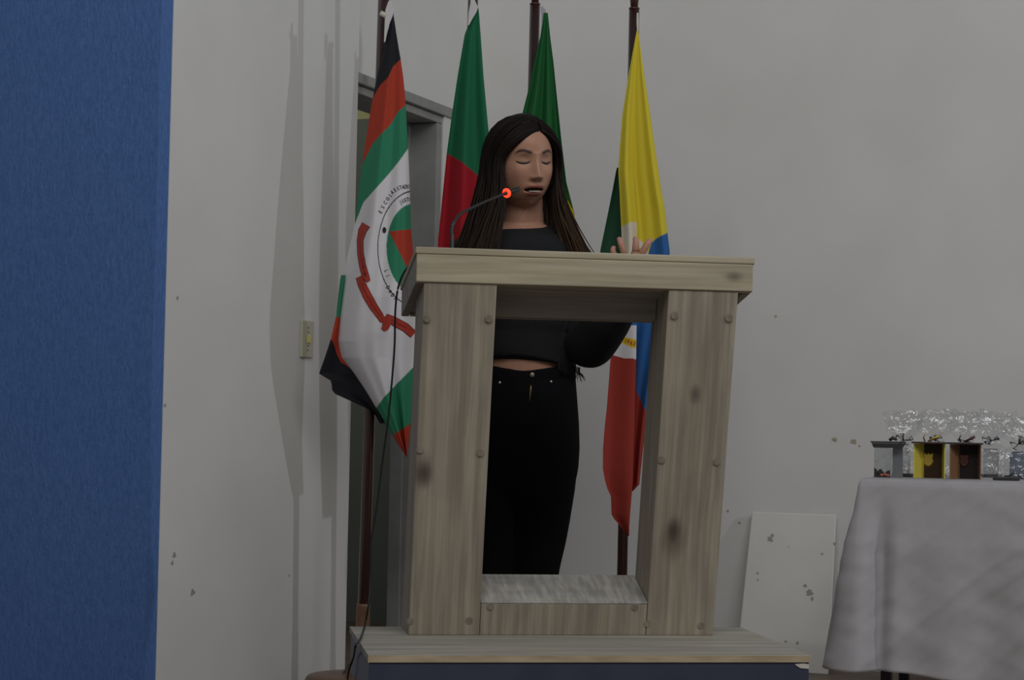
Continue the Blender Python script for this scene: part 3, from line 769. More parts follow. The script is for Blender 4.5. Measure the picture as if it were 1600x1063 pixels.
# cellophane wrapped trophies behind
bowm = mat('dark_silver_ribbon', (.10, .10, .11), .3, .5)
blu = mat('blue_grey_plate', (.20, .24, .30), .3, .3)
def wrapped(xc, d, wpx, ytop, label, seed, rz, flip=0):
    rnd = random.Random(seed); base = at(xc, 742, d); base.z = TH + .0018
    e = empty('wrapped_trophy', base, 0, label=label, cat='wrapped trophy', group='cellophane wrapped trophies')
    w = wpx / FPX * d / 2; h = (742 - ytop) / FPX * d
    V, Fc = [], []; n = 44; mrow = 36
    for j in range(mrow + 1):
        t = j / mrow; z = t * h
        k = (1 - .62 * math.exp(-((t - .56) / .10) ** 2)) * (1 + .25 * max(0, t - .6))
        for i in range(n):
            a = 2 * pi * i / n; cr = .16 * noise.noise(Vector((cos(a) * 2.2, sin(a) * 2.2 + seed, t * 6))) + .10 * abs(noise.noise(Vector((cos(a) * 6, sin(a) * 6, t * 9 + seed))))
            ej = (.12 * sin(a * 5 + seed) * max(0, t - .6)) * 1.5
            r = w * k * (1 + cr + ej); V.append(Vector((cos(a) * r, sin(a) * r * .55, z + (.02 * noise.noise(Vector((a * 2, seed, 1))) if j == mrow else 0))))
    for j in range(mrow):
        for i in range(n):
            i2 = (i + 1) % n; Fc.append((j * n + i, j * n + i2, (j + 1) * n + i2, (j + 1) * n + i))
    o = pyobj('cellophane', V, Fc, cello, e, False)
    box('inner_plate', -w * .45, w * .35, -.004, .004, .002, h * .44, acr if seed % 2 else blu, e)
    box('inner_base', -w * .6, w * .5, -.018, .018, .0, .010, silver_d, e, .001)
    zt = h * .56; V, Fc = [], []
    for k in range(7):
        a = rnd.uniform(0, 2 * pi); L1 = rnd.uniform(.012, .028)
        p = [Vector((0, -.015, zt)), Vector((cos(a) * L1 * .6, -.020, zt + sin(a) * L1 * .5)), Vector((cos(a) * L1 * 1.2, -.018, zt + sin(a) * L1 * .9)), Vector((cos(a + .5) * L1 * 1.1, -.016, zt + sin(a + .5) * L1))]
        tube_data(p, [.0026, .0052, .0058, .0024], 6, V, Fc, .35)
    pyobj('ribbon_bow', V, Fc, bowm, e, True)
    return e
wrapped(1412, 5.83, 56, 640, 'trophy in clear cellophane with a dark bow, behind the silver trophy', 3, 0)
wrapped(1462, 5.96, 58, 640, 'trophy in clear cellophane standing behind the gold trophy', 4, 0)
wrapped(1508, 5.83, 54, 638, 'trophy in clear cellophane standing behind the bronze trophy', 5, 0)
wrapped(1550, 5.96, 60, 640, 'clear cellophane package with a silvery bow right of the bronze trophy', 7, 0)
wrapped(1592, 5.83, 62, 645, 'clear cellophane package at the far right edge of the table', 8, 0)
bs_ = at(1572, 749, 5.66); bs_.z = TH + .0018
cs = empty('flat_case', bs_, radians(14), label='thin flat black case lying on the white cloth at the right', cat='case')
box('case_bottom', -.036, .036, -.03, .03, 0, .0045, mat('black_case', (.025, .025, .028), .5), cs, .001)
box('case_lid', -.0355, .0355, -.0295, .0295, .005, .009, mat('black_case_lid', (.04, .04, .042), .5), cs, .001)
fg = at(1583, 743, 5.64); fg.z = TH + .0111
fe = empty('small_key', (bs_.x + .012, bs_.y, TH + .0111), label='tiny dark figure lying on the flat black case', cat='ornament')
tube('stem', [(-.018, 0, .002), (-.004, 0, .003), (.006, 0, .010), (.012, 0, .016)], [.002, .0025, .003, .0035], bowm, fe)

# ------------------------------------------------------------------ microphone and cable
blk = mat('black_rubber', (.018, .018, .02), .45); chrome = mat('dark_chrome', (.25, .25, .27), .25, .8)
glow = mat('red_led_ring', (.8, .05, .02), .4); BS(glow).inputs['Emission Color'].default_value = (1, .05, .015, 1); BS(glow).inputs['Emission Strength'].default_value = 1.6
mb = Vector((L0.x, L0.y, 0)) + LU * .085 + LV * .10; mb.z = PH + H + .0735 - SL * .10
mic = empty('gooseneck_microphone', mb, label='black gooseneck microphone with a glowing red ring pointed at the speaker', cat='microphone')
dm = (mb - CP).dot(FW)
path = [mb + Vector((0, 0, .012)), at(706.5, 372, dm + .01), at(706, 358, dm + .02), at(710, 346, dm + .03), at(719, 335, dm + .05), at(733, 327, dm + .08), at(757, 316, dm + .13), at(787, 303.5, dm + .18)]
sp = smooth_path(path, 60); tube('gooseneck', [p - mb for p in sp], [.0042] * 26 + [.0033] * 34, blk, mic, 12)
lathe('mount', (0, 0, 0), [(.022, .0), (.022, .006), (.012, .010), (.007, .02)], blk, mic)
a = at(787, 303.5, dm + .18); bq = at(798, 299.5, dm + .20); c = at(810, 295.5, dm + .22)
tube('head', [a - mb, a.lerp(bq, .5) - mb, bq - mb, bq.lerp(c, .3) - mb, c - mb], [.0036, .0046, .0050, .0058, .0054], blk, mic, 16)
ax = (c - a).normalized(); u, v = frame_of(ax); ctr = a.lerp(bq, .42); V, Fc = [], []; nr, ns = 40, 12
for i in range(nr):
    th = 2 * pi * i / nr
    for j in range(ns):
        ph = 2 * pi * j / ns; rr = .0076 + .0034 * cos(ph)
        V.append(ctr + u * (rr * cos(th)) + v * (rr * sin(th)) + ax * (.0042 * sin(ph)) - mb)
for i in range(nr):
    for j in range(ns): Fc.append((i * ns + j, i * ns + (j + 1) % ns, ((i + 1) % nr) * ns + (j + 1) % ns, ((i + 1) % nr) * ns + j))
pyobj('light_ring', V, Fc, glow, mic, True, label='glowing red ring')

lft = L0 + LU * (-.012)
cz = PH + .0035
def onplat(x, y):
    return ray_plane(x, y, (0, 0, cz), Z)
cab = [at(652, 404, 4.16), at(640, 415, 4.22), at(629, 430, 4.24), at(621, 455, 4.26), at(617.5, 490, 4.27), at(616.5, 540, 4.28), at(612, 600, 4.28), at(606, 660, 4.28), at(597, 725, 4.28), at(589, 790, 4.27), at(579.5, 850, 4.26), at(579.5, 905, 4.25), at(575, 950, 4.23),
       onplat(569, 981), onplat(563, 999) + Vector((0, 0, .001)), onplat(558.5, 1007) - LU * .004 + Vector((0, 0, -.004)), at(552, 1028, 4.10), at(544, 1052, 4.15), at(541, 1080, 4.3), at(530, 1130, 4.5)]
g1 = at(500, 1230, 4.8); g1.z = .004; cab.append(Vector((g1.x, g1.y, .02))); cab.append(Vector((g1.x - .25, g1.y + .1, .004)))
tube('microphone_cable', smooth_path(cab, 140), .0024, blk, None, 8, label='thin black cable hanging down beside the lectern to the floor', cat='cable')
# thin lead lying over the round base
q1 = at(541, 1036, 6.02); q2 = at(524, 1052, 5.86); q3 = at(503, 1054, 5.83)
vs, fs = tube_data(smooth_path([Vector((q3.x - .01, q3.y, .043)), Vector((q3.x, q3.y, .043)), Vector((q2.x, q2.y, .044)), Vector((q1.x, q1.y, .07)), at(545, 1038, 6.08), at(549, 1041, 6.14)], 40), .0028, 8)
pyobj('thin_lead', vs, fs, blk, None, True, label='short dark lead trailing over the round wooden base on the floor', cat='cable')

# ------------------------------------------------------------------ the speaker
DP = 4.80
skin = attr_mat('skin', .42, .04, 300)
BS(skin).inputs['Subsurface Weight'].default_value = .12; BS(skin).inputs['Subsurface Radius'].default_value = (.012, .005, .003); BS(skin).inputs['Subsurface Scale'].default_value = .5
SKIN = (.43, .235, .160)
def Q(x, y, d=0.0): return at(x, y, DP + d)
foot_z = 0
pers = None
def loft(rings, seg=40, cap=True):
    """rings: list of point lists, closed"""
    vs, fs = [], []
    n = len(rings[0])
    for r in rings: vs += r
    for j in range(len(rings) - 1):
        for i in range(n):
            i2 = (i + 1) % n; fs.append((j * n + i, j * n + i2, (j + 1) * n + i2, (j + 1) * n + i))
    fs.append(tuple(range(n))[::-1]); fs.append(tuple((len(rings) - 1) * n + i for i in range(n)))
    return vs, fs
def ring(y, xl, xr, ry, d=0, tilt=None, seg=40, sq=2.2):
    c = Q((xl + xr) / 2, y, d); rx = (xr - xl) / 2 / FPX * (DP + d); out = []
    for i in range(seg):
        a = 2 * pi * i / seg; ca, sa = cos(a), sin(a)
        px_ = math.copysign(abs(ca) ** (2 / sq), ca); py_ = math.copysign(abs(sa) ** (2 / sq), sa)
        p = c + R0 * (rx * px_) + F0 * (ry * py_)
        if tilt: p += Z * tilt(px_, py_)
        out.append(p)
    return out
def merge(parts):
    V, Fc = [], []
    for v, f in parts:
        b = len(V); V += list(v); Fc += [tuple(i + b for i in q) for q in f]
    return V, Fc
def fused(name, parts, voxel, smooth_it=3, fac=.5):
    """closed volumes fused into one continuous surface"""
    V, Fc = merge(parts); me = bpy.data.meshes.new(name); me.from_pydata([tuple(v) for v in V], [], Fc); me.update()
    bm = bmesh.new(); bm.from_mesh(me)
    bmesh.ops.recalc_face_normals(bm, faces=bm.faces); bm.to_mesh(me); bm.free()
    o = bpy.data.objects.new('tmp', me); COL.objects.link(o)
    r = o.modifiers.new('r', 'REMESH'); r.mode = 'VOXEL'; r.voxel_size = voxel
    if smooth_it:
        s = o.modifiers.new('s', 'SMOOTH'); s.iterations = smooth_it; s.factor = fac
    dg = bpy.context.evaluated_depsgraph_get(); dg.update()
    out = bpy.data.meshes.new_from_object(o.evaluated_get(dg)); bpy.data.objects.remove(o)
    out.name = name
    return out
def tb(pts, rad, seg=20, n=24, flat=1, hint=None):
    p, r = smooth_path(pts, n, rad); vs, fs = tube_data(p, r, seg, flat=flat, hint=hint)
    c0, c1 = p[0], p[-1]
    return vs, fs
def ball(c, r, s=(1, 1, 1)):
    bm = bmesh.new(); bmesh.ops.create_icosphere(bm, subdivisions=3, radius=r); v = [Vector(c) + Vector((q.co.x * s[0], q.co.y * s[1], q.co.z * s[2])) for q in bm.verts]
    f = [tuple(x.index for x in q.verts) for q in bm.faces]; bm.free(); return v, f

# --- head, local: x to the picture's right, y forward, z up
HC = Q(815, 251, -.03)
TURN, NOD, TILT = radians(24), radians(8), radians(3.5)
hy = (-F0 * cos(TURN) + R0 * sin(TURN)).normalized(); hx = (R0 * cos(TURN) + F0 * sin(TURN)).normalized()
HY = (hy * cos(NOD) - Z * sin(NOD)).normalized(); HX = (hx * cos(TILT) + Z * sin(TILT)).normalized(); HZ = HX.cross(HY).normalized()
if HZ.z < 0: HZ = -HZ
def HW(x, y, z): return HC + HX * x + HY * y + HZ * z
def G(x, z, cx_, cz_, sx, sz): return math.exp(-((x - cx_) / sx) ** 2 - ((z - cz_) / sz) ** 2)
def head_pt(u, v):
    """u azimuth (0 = front), v elevation"""
    dx, dy, dz = sin(u) * cos(v), cos(u) * cos(v), sin(v)
    fx = .0725; fy = .090 if dy > 0 else .096; fz = .108 if dz > 0 else .117
    x, y, z = dx * fx, dy * fy, dz * fz
    if dz > 0:
        k = (dx * dx + dy * dy) ** .5; x *= 1 + .05 * dz; 
    if z < 0:
        t = -z / .113
        x *= 1 - .16 * t ** 1.5 + .10 * t ** 3
        if dy > 0: y *= 1 + .10 * t * (1 - t) - .02 * t; y += .020 * t ** 2 * dy
        else: y *= 1 - .45 * t ** 1.4
        # fuller lower face than a plain ellipsoid
        x *= 1 + .24 * t * (1 - t * .6)
    if dy > 0:                                    # flatter face plane
        f = dy ** 1.0
        y += .006 * (1 - (dx) ** 2) * f * (1 if abs(dz) < .8 else 0)
        y -= .010 * max(0, dy - .75) / .25 * .6
        y += .006 * G(x, z, 0, .048, .045, .028)                      # forehead
        y += .0035 * (G(x, z, .028, .020, .020, .008) + G(x, z, -.028, .020, .020, .008))
        y -= .0105 * (G(x, z, .030, .004, .017, .012) + G(x, z, -.030, .004, .017, .012))
        y += .0065 * (G(x, z, .031, .002, .0125, .0085) + G(x, z, -.031, .002, .0125, .0085))   # lids over the eyeballs
        y += .0045 * (G(x, z, .043, -.026, .018, .018) + G(x, z, -.043, -.026, .018, .018))      # cheeks
        # nose
        if -.056 < z < .022:
            q = min(1, max(0, (.018 - z) / .052)); w = .0075 + .0036 * q
            y += (.004 + .0190 * q ** 1.25) * math.exp(-(x / w) ** 2) * (1 if z > -.038 else max(0, 1 - ((-.038 - z) / .009)) ** .7)
        y += .0075 * (G(x, z, .0125, -.039, .0055, .006) + G(x, z, -.0125, -.039, .0055, .006))
        y -= .0035 * (G(x, z, .0065, -.0475, .003, .0022) + G(x, z, -.0065, -.0475, .003, .0022))
        # mouth
        y += .0045 * G(x, z, 0, -.066, .030, .022)
        y += .0036 * math.exp(-(x / .021) ** 4) * math.exp(-((z + .0605) / .0042) ** 2)
        y += .0050 * math.exp(-(x / .018) ** 4) * math.exp(-((z + .0800) / .0055) ** 2)
        mo = .0042 * max(0, 1 - (x / .0255) ** 2) ** .5 if abs(x) < .0255 else 0
        if mo and abs(z + .0700) < mo + .0012: y -= .014 * min(1, (mo + .0012 - abs(z + .0700)) / .0018)
        y -= .003 * G(x, z, 0, -.089, .018, .0045)
        y += .0065 * G(x, z, 0, -.104, .018, .012)
    return x, y, z
def head_mesh():
    nu, nv = 300, 260; vs, fs = [], []
    us = []
    for i in range(nu):                # denser towards the face
        t = i / nu * 2 * pi - pi; us.append(t - .45 * sin(t))
    for j in range(1, nv):
        v = -pi / 2 + pi * j / nv
        for u in us: vs.append(HW(*head_pt(u, v)))
    m = nv - 1
    for j in range(m - 1):
        for i in range(nu):
            i2 = (i + 1) % nu; fs.append((j * nu + i, j * nu + i2, (j + 1) * nu + i2, (j + 1) * nu + i))
    fs.append(tuple(range(nu))[::-1]); fs.append(tuple((m - 1) * nu + i for i in range(nu)))
    return vs, fs
def ear(s):
    return tb([HW(s * .069, -.004, .012), HW(s * .076, -.012, .016), HW(s * .078, -.016, .0), HW(s * .074, -.010, -.018), HW(s * .068, -.002, -.026)], [.005, .008, .009, .007, .004], 12, 14)

# --- joints (picture x, y, offset in depth)
shL, shR = Q(746, 404), Q(874, 402)
elR = Q(914, 545, -.06); wrR = Q(983, 470, -.27)
elL = Q(706, 545, -.03); wrL = Q(752, 452, -.30)
hipz = lambda y: y
neck = [Q(815, 300, .01), Q(816, 330, .012), Q(816, 352, .02), Q(815, 375, .03)]
parts = [head_mesh(), ear(1), ear(-1), tb(neck, [.053, .053, .059, .085], 28, 16)]
torso = loft([ring(345, 790, 842, .05, .02), ring(357, 766, 864, .062, .02), ring(374, 736, 884, .072, .012), ring(395, 728, 892, .082), ring(430, 732, 890, .100, -.01), ring(480, 738, 886, .098), ring(520, 745, 884, .09),
              ring(558, 748, 884, .088), ring(580, 744, 889, .090), ring(620, 738, 893, .10), ring(680, 730, 897, .11, .01), ring(705, 735, 893, .10, .01)])
parts.append(torso)
parts += [tb([shR, Q(905, 460), elR], [.038, .040, .036]), tb([elR, elR.lerp(wrR, .5) + Vector((0, 0, -.004)), wrR], [.038, .033, .024])]
parts += [tb([shL, Q(708, 460), elL], [.038, .040, .036]), tb([elL, elL.lerp(wrL, .5), wrL], [.038, .033, .024])]
def zq(x, z, d=0.0):
    q = Q(x, 700, d); return Vector((q.x, q.y, z))
legs_c = []
for x0, x1, x2, sgn in ((771, 773, 776, -1), (858, 846, 838, 1)):
    parts.append(tb([Q(x0, 690, .005), Q((x0 + x1) / 2, 760), Q(x1, 830), zq(x2, .46, -.005), zq(x2, .25, .015), zq(x2, .09, .02)], [.066, .062, .053, .047, .050, .036], 22, 36))
    parts.append(tb([zq(x2, .06, .05), zq(x2, .045, -.05), zq(x2, .03, -.13)], [.034, .036, .026], 18, 12))

# --- hands
def hand(wr, palmdir, across, fings, thumb, pr=.013):
    """palm as a flat loft, five jointed fingers rooted inside it"""
    P = []; n = palmdir.cross(across).normalized(); L_ = .085
    rings = []
    for t, w, th in [(0, .024, .017), (.25, .032, .015), (.6, .040, .014), (.9, .041, .012), (1.0, .036, .009)]:
        c = wr + palmdir * (L_ * t); rings.append([c + across * (w * cos(a)) + n * (th * sin(a)) for a in [2 * pi * i / 24 for i in range(24)]])
    P.append(loft(rings)); P.append(tb([wr - palmdir * .03, wr + palmdir * .02], [.024, .022], 16, 5))
    for f in fings: P.append(tb(f[0], f[1], 12, 14)); P.append(ball(f[0][-1], f[1][-1]))
    P.append(tb(thumb[0], thumb[1], 12, 14)); P.append(ball(thumb[0][-1], thumb[1][-1]))
    return P
d_h = -.29
pd = (Q(986, 415, d_h) - wrR).normalized(); ac = (R0 - pd * R0.dot(pd)).normalized()
kn = lambda x, y, d=0: Q(x, y, d_h + d)
fr = [([kn(967, 412), kn(961, 401, -.004), kn(957.5, 391, -.004), kn(959, 387.5, 0)], [.0078, .0075, .0068, .0058]),
      ([kn(976, 410), kn(974, 394, -.012), kn(970, 381, -.012), kn(967.5, 374, -.006)], [.0085, .0082, .0075, .0062]),
      ([kn(988, 409), kn(992, 393, -.014), kn(993.5, 381, -.014), kn(993, 373, -.006)], [.0088, .0085, .0078, .0064]),
      ([kn(998, 412), kn(1004, 395, -.010), kn(1011, 382, -.010), kn(1015.5, 376, -.004)], [.0088, .0085, .0078, .0064])]
th = ([wrR + pd * .02 + ac * .018, wrR + pd * .045 + ac * .045, wrR + pd * .066 + ac * .052 - F0 * .012, wrR + pd * .085 + ac * .046 - F0 * .02], [.014, .0115, .010, .0075])
parts += hand(wrR, pd, ac, fr, th)
pd2 = (Q(765, 440, -.40) - wrL).normalized(); pd2 = (pd2 + Z * -.1).normalized(); ac2 = (R0 - pd2 * R0.dot(pd2)).normalized()
fl = []
for k, (o_, l_) in enumerate([(-.030, .055), (-.010, .066), (.011, .070), (.031, .060)]):
    b0_ = wrL + pd2 * .078 + ac2 * o_; fl.append(([b0_, b0_ + pd2 * l_ * .45 + ac2 * o_ * .15 + Z * .004, b0_ + pd2 * l_ * .78 + ac2 * o_ * .2 - Z * .008, b0_ + pd2 * l_ * .95 + ac2 * o_ * .2 - Z * .022], [.0086, .0082, .0074, .006]))
tl = ([wrL + pd2 * .02 + ac2 * .018, wrL + pd2 * .045 + ac2 * .045 - Z * .004, wrL + pd2 * .066 + ac2 * .058 - Z * .012, wrL + pd2 * .085 + ac2 * .060 - Z * .02], [.014, .0115, .010, .0075])
parts += hand(wrL, pd2, ac2, fl, tl)

body = fused('person', parts, .0024, 2, .4)
ca = body.color_attributes.new('Col', 'FLOAT_COLOR', 'POINT')
HXi = Matrix((HX, HY, HZ))
LIP = (.31, .095, .080); BROW = (.035, .02, .015); LINE = (.03, .016, .013)
fng = [f[0][-1] for f in fr + fl]
for i, v in enumerate(body.vertices):
    c = SKIN; d = v.co - HC
    if d.length < .16:
        q = HXi @ d; x, y, z = q
        if y > .03:
            def mixc(a, b, t): t = max(0, min(1, t)); return tuple(p + (r - p) * t for p, r in zip(a, b))
            lp = max(math.exp(-(x / .0235) ** 6) * math.exp(-((z + .0612 + .0016 * (abs(x) / .02) ** 2) / .0048) ** 4), math.exp(-(x / .0205) ** 6) * math.exp(-((z + .0795 - .003 * (abs(x) / .02) ** 2) / .0062) ** 4))
            c = mixc(c, LIP, lp)
            if abs(x) < .024 and abs(z + .0700) < .0052 * max(0, 1 - (x / .026) ** 2) ** .5 and y < .0975: c = (.06, .018, .015)
            ax_ = abs(x); zb = .0205 + .0055 * math.exp(-((ax_ - .034) / .014) ** 2) - .004 * max(0, (ax_ - .042) / .01)
            br = math.exp(-((ax_ - .031) / .0185) ** 6) * math.exp(-((z - zb) / (.0042 - .0010 * max(0, (ax_ - .03) / .02))) ** 2)
            c = mixc(c, BROW, min(1, br * 1.25))
            zl = -.0042 + .0040 * ((ax_ - .031) / .0155) ** 2
            ls = math.exp(-((ax_ - .031) / .0165) ** 8) * math.exp(-((z - zl) / .0026) ** 2)
            c = mixc(c, LINE, ls * 1.0)
            lid = math.exp(-((ax_ - .031) / .017) ** 4) * math.exp(-((z - .004) / .008) ** 2); c = mixc(c, (.25, .135, .095), lid * .55 * (1 - ls))
            ns = G(x, z, .0065, -.0485, .0035, .0022) + G(x, z, -.0065, -.0485, .0035, .0022); c = mixc(c, (.12, .05, .04), ns * .8)
            ck = G(ax_, z, .042, -.032, .018, .016); c = mixc(c, (.46, .215, .155), ck * .5)
    else:
        for t in fng:
            if (v.co - t).length < .016: c = (.50, .25, .19); break
    ca.data[i].color = (*c, 1)
pers = link('person', body, skin, None, True, label='long haired person in a black cropped sweater and black jeans speaking behind the lectern', cat='person')

# teeth, lashes
teeth_m = mat('teeth', (.40, .35, .30), .3)
V, Fc = [], []
for k in range(9):
    x = (k - 4) * .0033; w = .00160
    b = len(V); yb = .0900 - .012 * (abs(x) / .02) ** 2
    for sx_, zz in ((-w, -.0748), (w, -.0748), (w, -.0712), (-w, -.0712)):
        V.append(HW(x + sx_, yb, zz)); 
    for sx_, zz in ((-w, -.0748), (w, -.0748), (w, -.0712), (-w, -.0712)):
        V.append(HW(x + sx_, yb - .004, zz))
    Fc += [tuple(b + i for i in q) for q in ((0, 1, 2, 3), (4, 7, 6, 5), (0, 4, 5, 1), (1, 5, 6, 2), (2, 6, 7, 3), (3, 7, 4, 0))]
pyobj('teeth', V, Fc, teeth_m, pers)
lash = mat('lashes', (.02, .014, .012), .6)
for s in (-1, 1):
    pts = []
    for k in range(9):
        t = k / 8 * 2 - 1; x = s * .031 + t * .0155; z = -.0040 + .0040 * t * t
        u = math.atan2(x, .09); best = None
        # nearest point of the face surface in this direction
        vv = math.asin(max(-1, min(1, z / .113)))
        y = head_pt(math.asin(max(-1, min(1, x / .0725 / max(.2, cos(vv))))), vv)[1]
        pts.append(HW(x, y + .0012, z - .001))
    tube('eyelashes', pts, [.0007, .0012, .0017, .0019, .0020, .0019, .0017, .0012, .0007], lash, pers, 8)

# --- clothing
shirt_m = noisy('black_sweater', (.015, .016, .018), (.021, .022, .025), 500, rough=.95, bs=.25, bd=.001, spec=.15)
def tn(px_, py_): return (-.021 if py_ < 0 else .014) * abs(py_)
def hem(px_, py_):
    z = 0
    if py_ < 0: z += .010 * (1 - px_ * px_)
    z -= .026 * max(0, px_ - .3) / .7 - .0; z -= .004 * sin(px_ * 14) * (1 if py_ < 0 else 0)
    return z
sh = [loft([ring(349, 771, 861, .070, .02, tn, sq=2), ring(355, 758, 872, .077, .018, lambda a, b: tn(a, b) * .85, sq=2), ring(365, 728, 898, .090, .01, lambda a, b: tn(a, b) * .5), ring(384, 702, 914, .100, 0, lambda a, b: tn(a, b) * .12), ring(410, 706, 912, .106, -.005), ring(440, 716, 904, .114, -.01),
            ring(480, 722, 898, .114, -.01), ring(520, 727, 898, .108), ring(550, 730, 900, .108), ring(564, 732, 901, .108, 0, hem)])]
sh += [tb([Q(872, 398), Q(893, 410), Q(910, 450, -.01), Q(917, 505, -.04), Q(920, 536, -.07), Q(932, 528, -.12), Q(952, 500, -.18), Q(968, 476, -.22), Q(977, 466, -.25)], [.040, .052, .060, .060, .062, .058, .054, .046, .037], 26, 40)]
sh += [tb([Q(746, 398), Q(724, 410), Q(707, 450, -.01), Q(702, 505, -.02), Q(703, 540, -.05), Q(716, 528, -.12), Q(735, 490, -.2), Q(748, 462, -.27)], [.040, .052, .058, .057, .056, .052, .046, .036], 26, 40)]
shirt = fused('cropped_sweater', sh, .004, 4, .5)
# soft vertical folds
for v in shirt.vertices:
    p = v.co; k = noise.noise(Vector((p.x * 14, p.y * 14, p.z * 3.5))); v.co = p + (F0 * -1) * (.005 * k)
link('cropped_sweater', shirt, shirt_m, pers, True, label='black cropped sweater with a frayed hem')
V, Fc = [], []; rnd = random.Random(3)
for k in range(46):
    t = rnd.random(); x = 872 + 34 * t; y0 = 573 + 9 * t
    a = Q(x, y0, -.108 * sqrt(max(.02, 1 - ((x - 816) / 90) ** 2)) - .0)
    e_ = a + Vector((rnd.uniform(-.008, .012), rnd.uniform(-.004, .004), -rnd.uniform(.010, .028)))
    if t > .88: e_ += R0 * rnd.uniform(.004, .016)
    tube_data([a + Z * .012, a, a.lerp(e_, .5) + R0 * rnd.uniform(-.002, .003), e_], [.0009, .0009, .0008, .0005], 5, V, Fc)
pyobj('frayed_threads', V, Fc, shirt_m, pers, True)
jean_m = noisy('black_denim', (.006, .006, .007), (.009, .009, .011), 700, rough=.95, bs=.2, bd=.001, spec=.06)
def waist(px_, py_):
    return (-.022 * (1 - abs(px_)) + .006) if py_ < 0 else .02
jn = [loft([ring(572, 740, 896, .098, 0, waist), ring(588, 738, 899, .102, 0, lambda a, b: waist(a, b) * .6), ring(620, 733, 902, .110), ring(660, 728, 905, .118, .005), ring(700, 724, 906, .116, .01), ring(730, 727, 904, .104, .008), ring(765, 734, 897, .088, .005), ring(800, 748, 884, .060, .005)])]
for x0, x1, x2, w0 in ((771, 773, 776, 1), (858, 846, 838, 1)):
    jn.append(tb([Q(x0, 690, .005), Q((x0 + x1) / 2, 760), Q(x1, 830), zq(x2, .46, -.005), zq(x2, .25, .015), zq(x2, .05, .02)], [.0755, .0755, .066, .060, .064, .076], 30, 40))
jean = fused('jeans', jn, .005, 14, .5)
link('jeans', jean, jean_m, pers, True, label='black high waisted jeans')
btn = mat('antique_button', (.34, .32, .24), .35, .7); rvt = mat('silver_rivet', (.85, .82, .74), .2, .8)
def stud(x, y, r, m, nm, dd):
    c = Q(x, y, dd); vs, fs = tube_data([c - F0 * .004, c - F0 * .0052, c - F0 * .0062], [r, r, r * .5], 16, hint=Z)
    vs2, fs2 = tube_data([c + F0 * .006, c - F0 * .004], [r * .8, r * .8], 16, vs, fs); pyobj(nm, vs, fs, m, pers, False)
from mathutils.bvhtree import BVHTree
def surf(me, x, y):
    r = (FW + RT * ((x - 800) / FPX) - UP * ((y - 531.5) / FPX)).normalized(); h = bv[me.name].ray_cast(CP, r)
    return h[0]
bv = {}
def mk(me):
    b = BVHTree.FromPolygons([v.co for v in me.vertices], [tuple(p.vertices) for p in me.polygons]); bv[me.name] = b
mk(jean); mk(shirt); mk(body)
def stud2(x, y, r, m, nm):
    c = surf(jean, x, y)
    if c is None: return
    vs, fs = tube_data([c + F0 * .003, c - F0 * .0015, c - F0 * .003, c - F0 * .0036], [r, r, r * .85, r * .3], 18, hint=Z); pyobj(nm, vs, fs, m, pers, True)
stud2(831.5, 586, .0062, btn, 'button'); stud2(781, 598, .0034, rvt, 'rivet'); stud2(861, 596.5, .0030, rvt, 'rivet')
a = surf(jean, 829.5, 602); b = surf(jean, 827.5, 628)
if a and b:
    tube('zipper', [a - F0 * .001, a.lerp(b, .25) - F0 * .0015, a.lerp(b, .7) - F0 * .001, b], [.0022, .003, .0014, .0010], mat('brass_zip', (.22, .17, .08), .4, .7), pers, 8)
shoe_m = mat('black_shoe', (.02, .02, .02), .6); sole_m = mat('shoe_sole', (.5, .5, .48), .6)
for x2 in (776, 838):
    me = fused('shoe', [tb([zq(x2, .062, .06), zq(x2, .055, -.02), zq(x2, .045, -.10), zq(x2, .038, -.165)], [.045, .046, .040, .028], 20, 18), tb([zq(x2, .06, .03), zq(x2, .10, .025)], [.043, .040], 20, 6)], .005, 2)
    for v in me.vertices: v.co.z = max(v.co.z, .0185)
    s_ = link('shoe', me, shoe_m, pers, True)
    r_ = []
    for zz in (.0005, .018):
        c = zq(x2, zz, -.045); r_.append([c + R0 * (.047 * cos(a)) + F0 * (.128 * sin(a)) for a in [2 * pi * i / 32 for i in range(32)]])
    vs, fs = loft(r_); pyobj('sole', vs, fs, sole_m, s_)

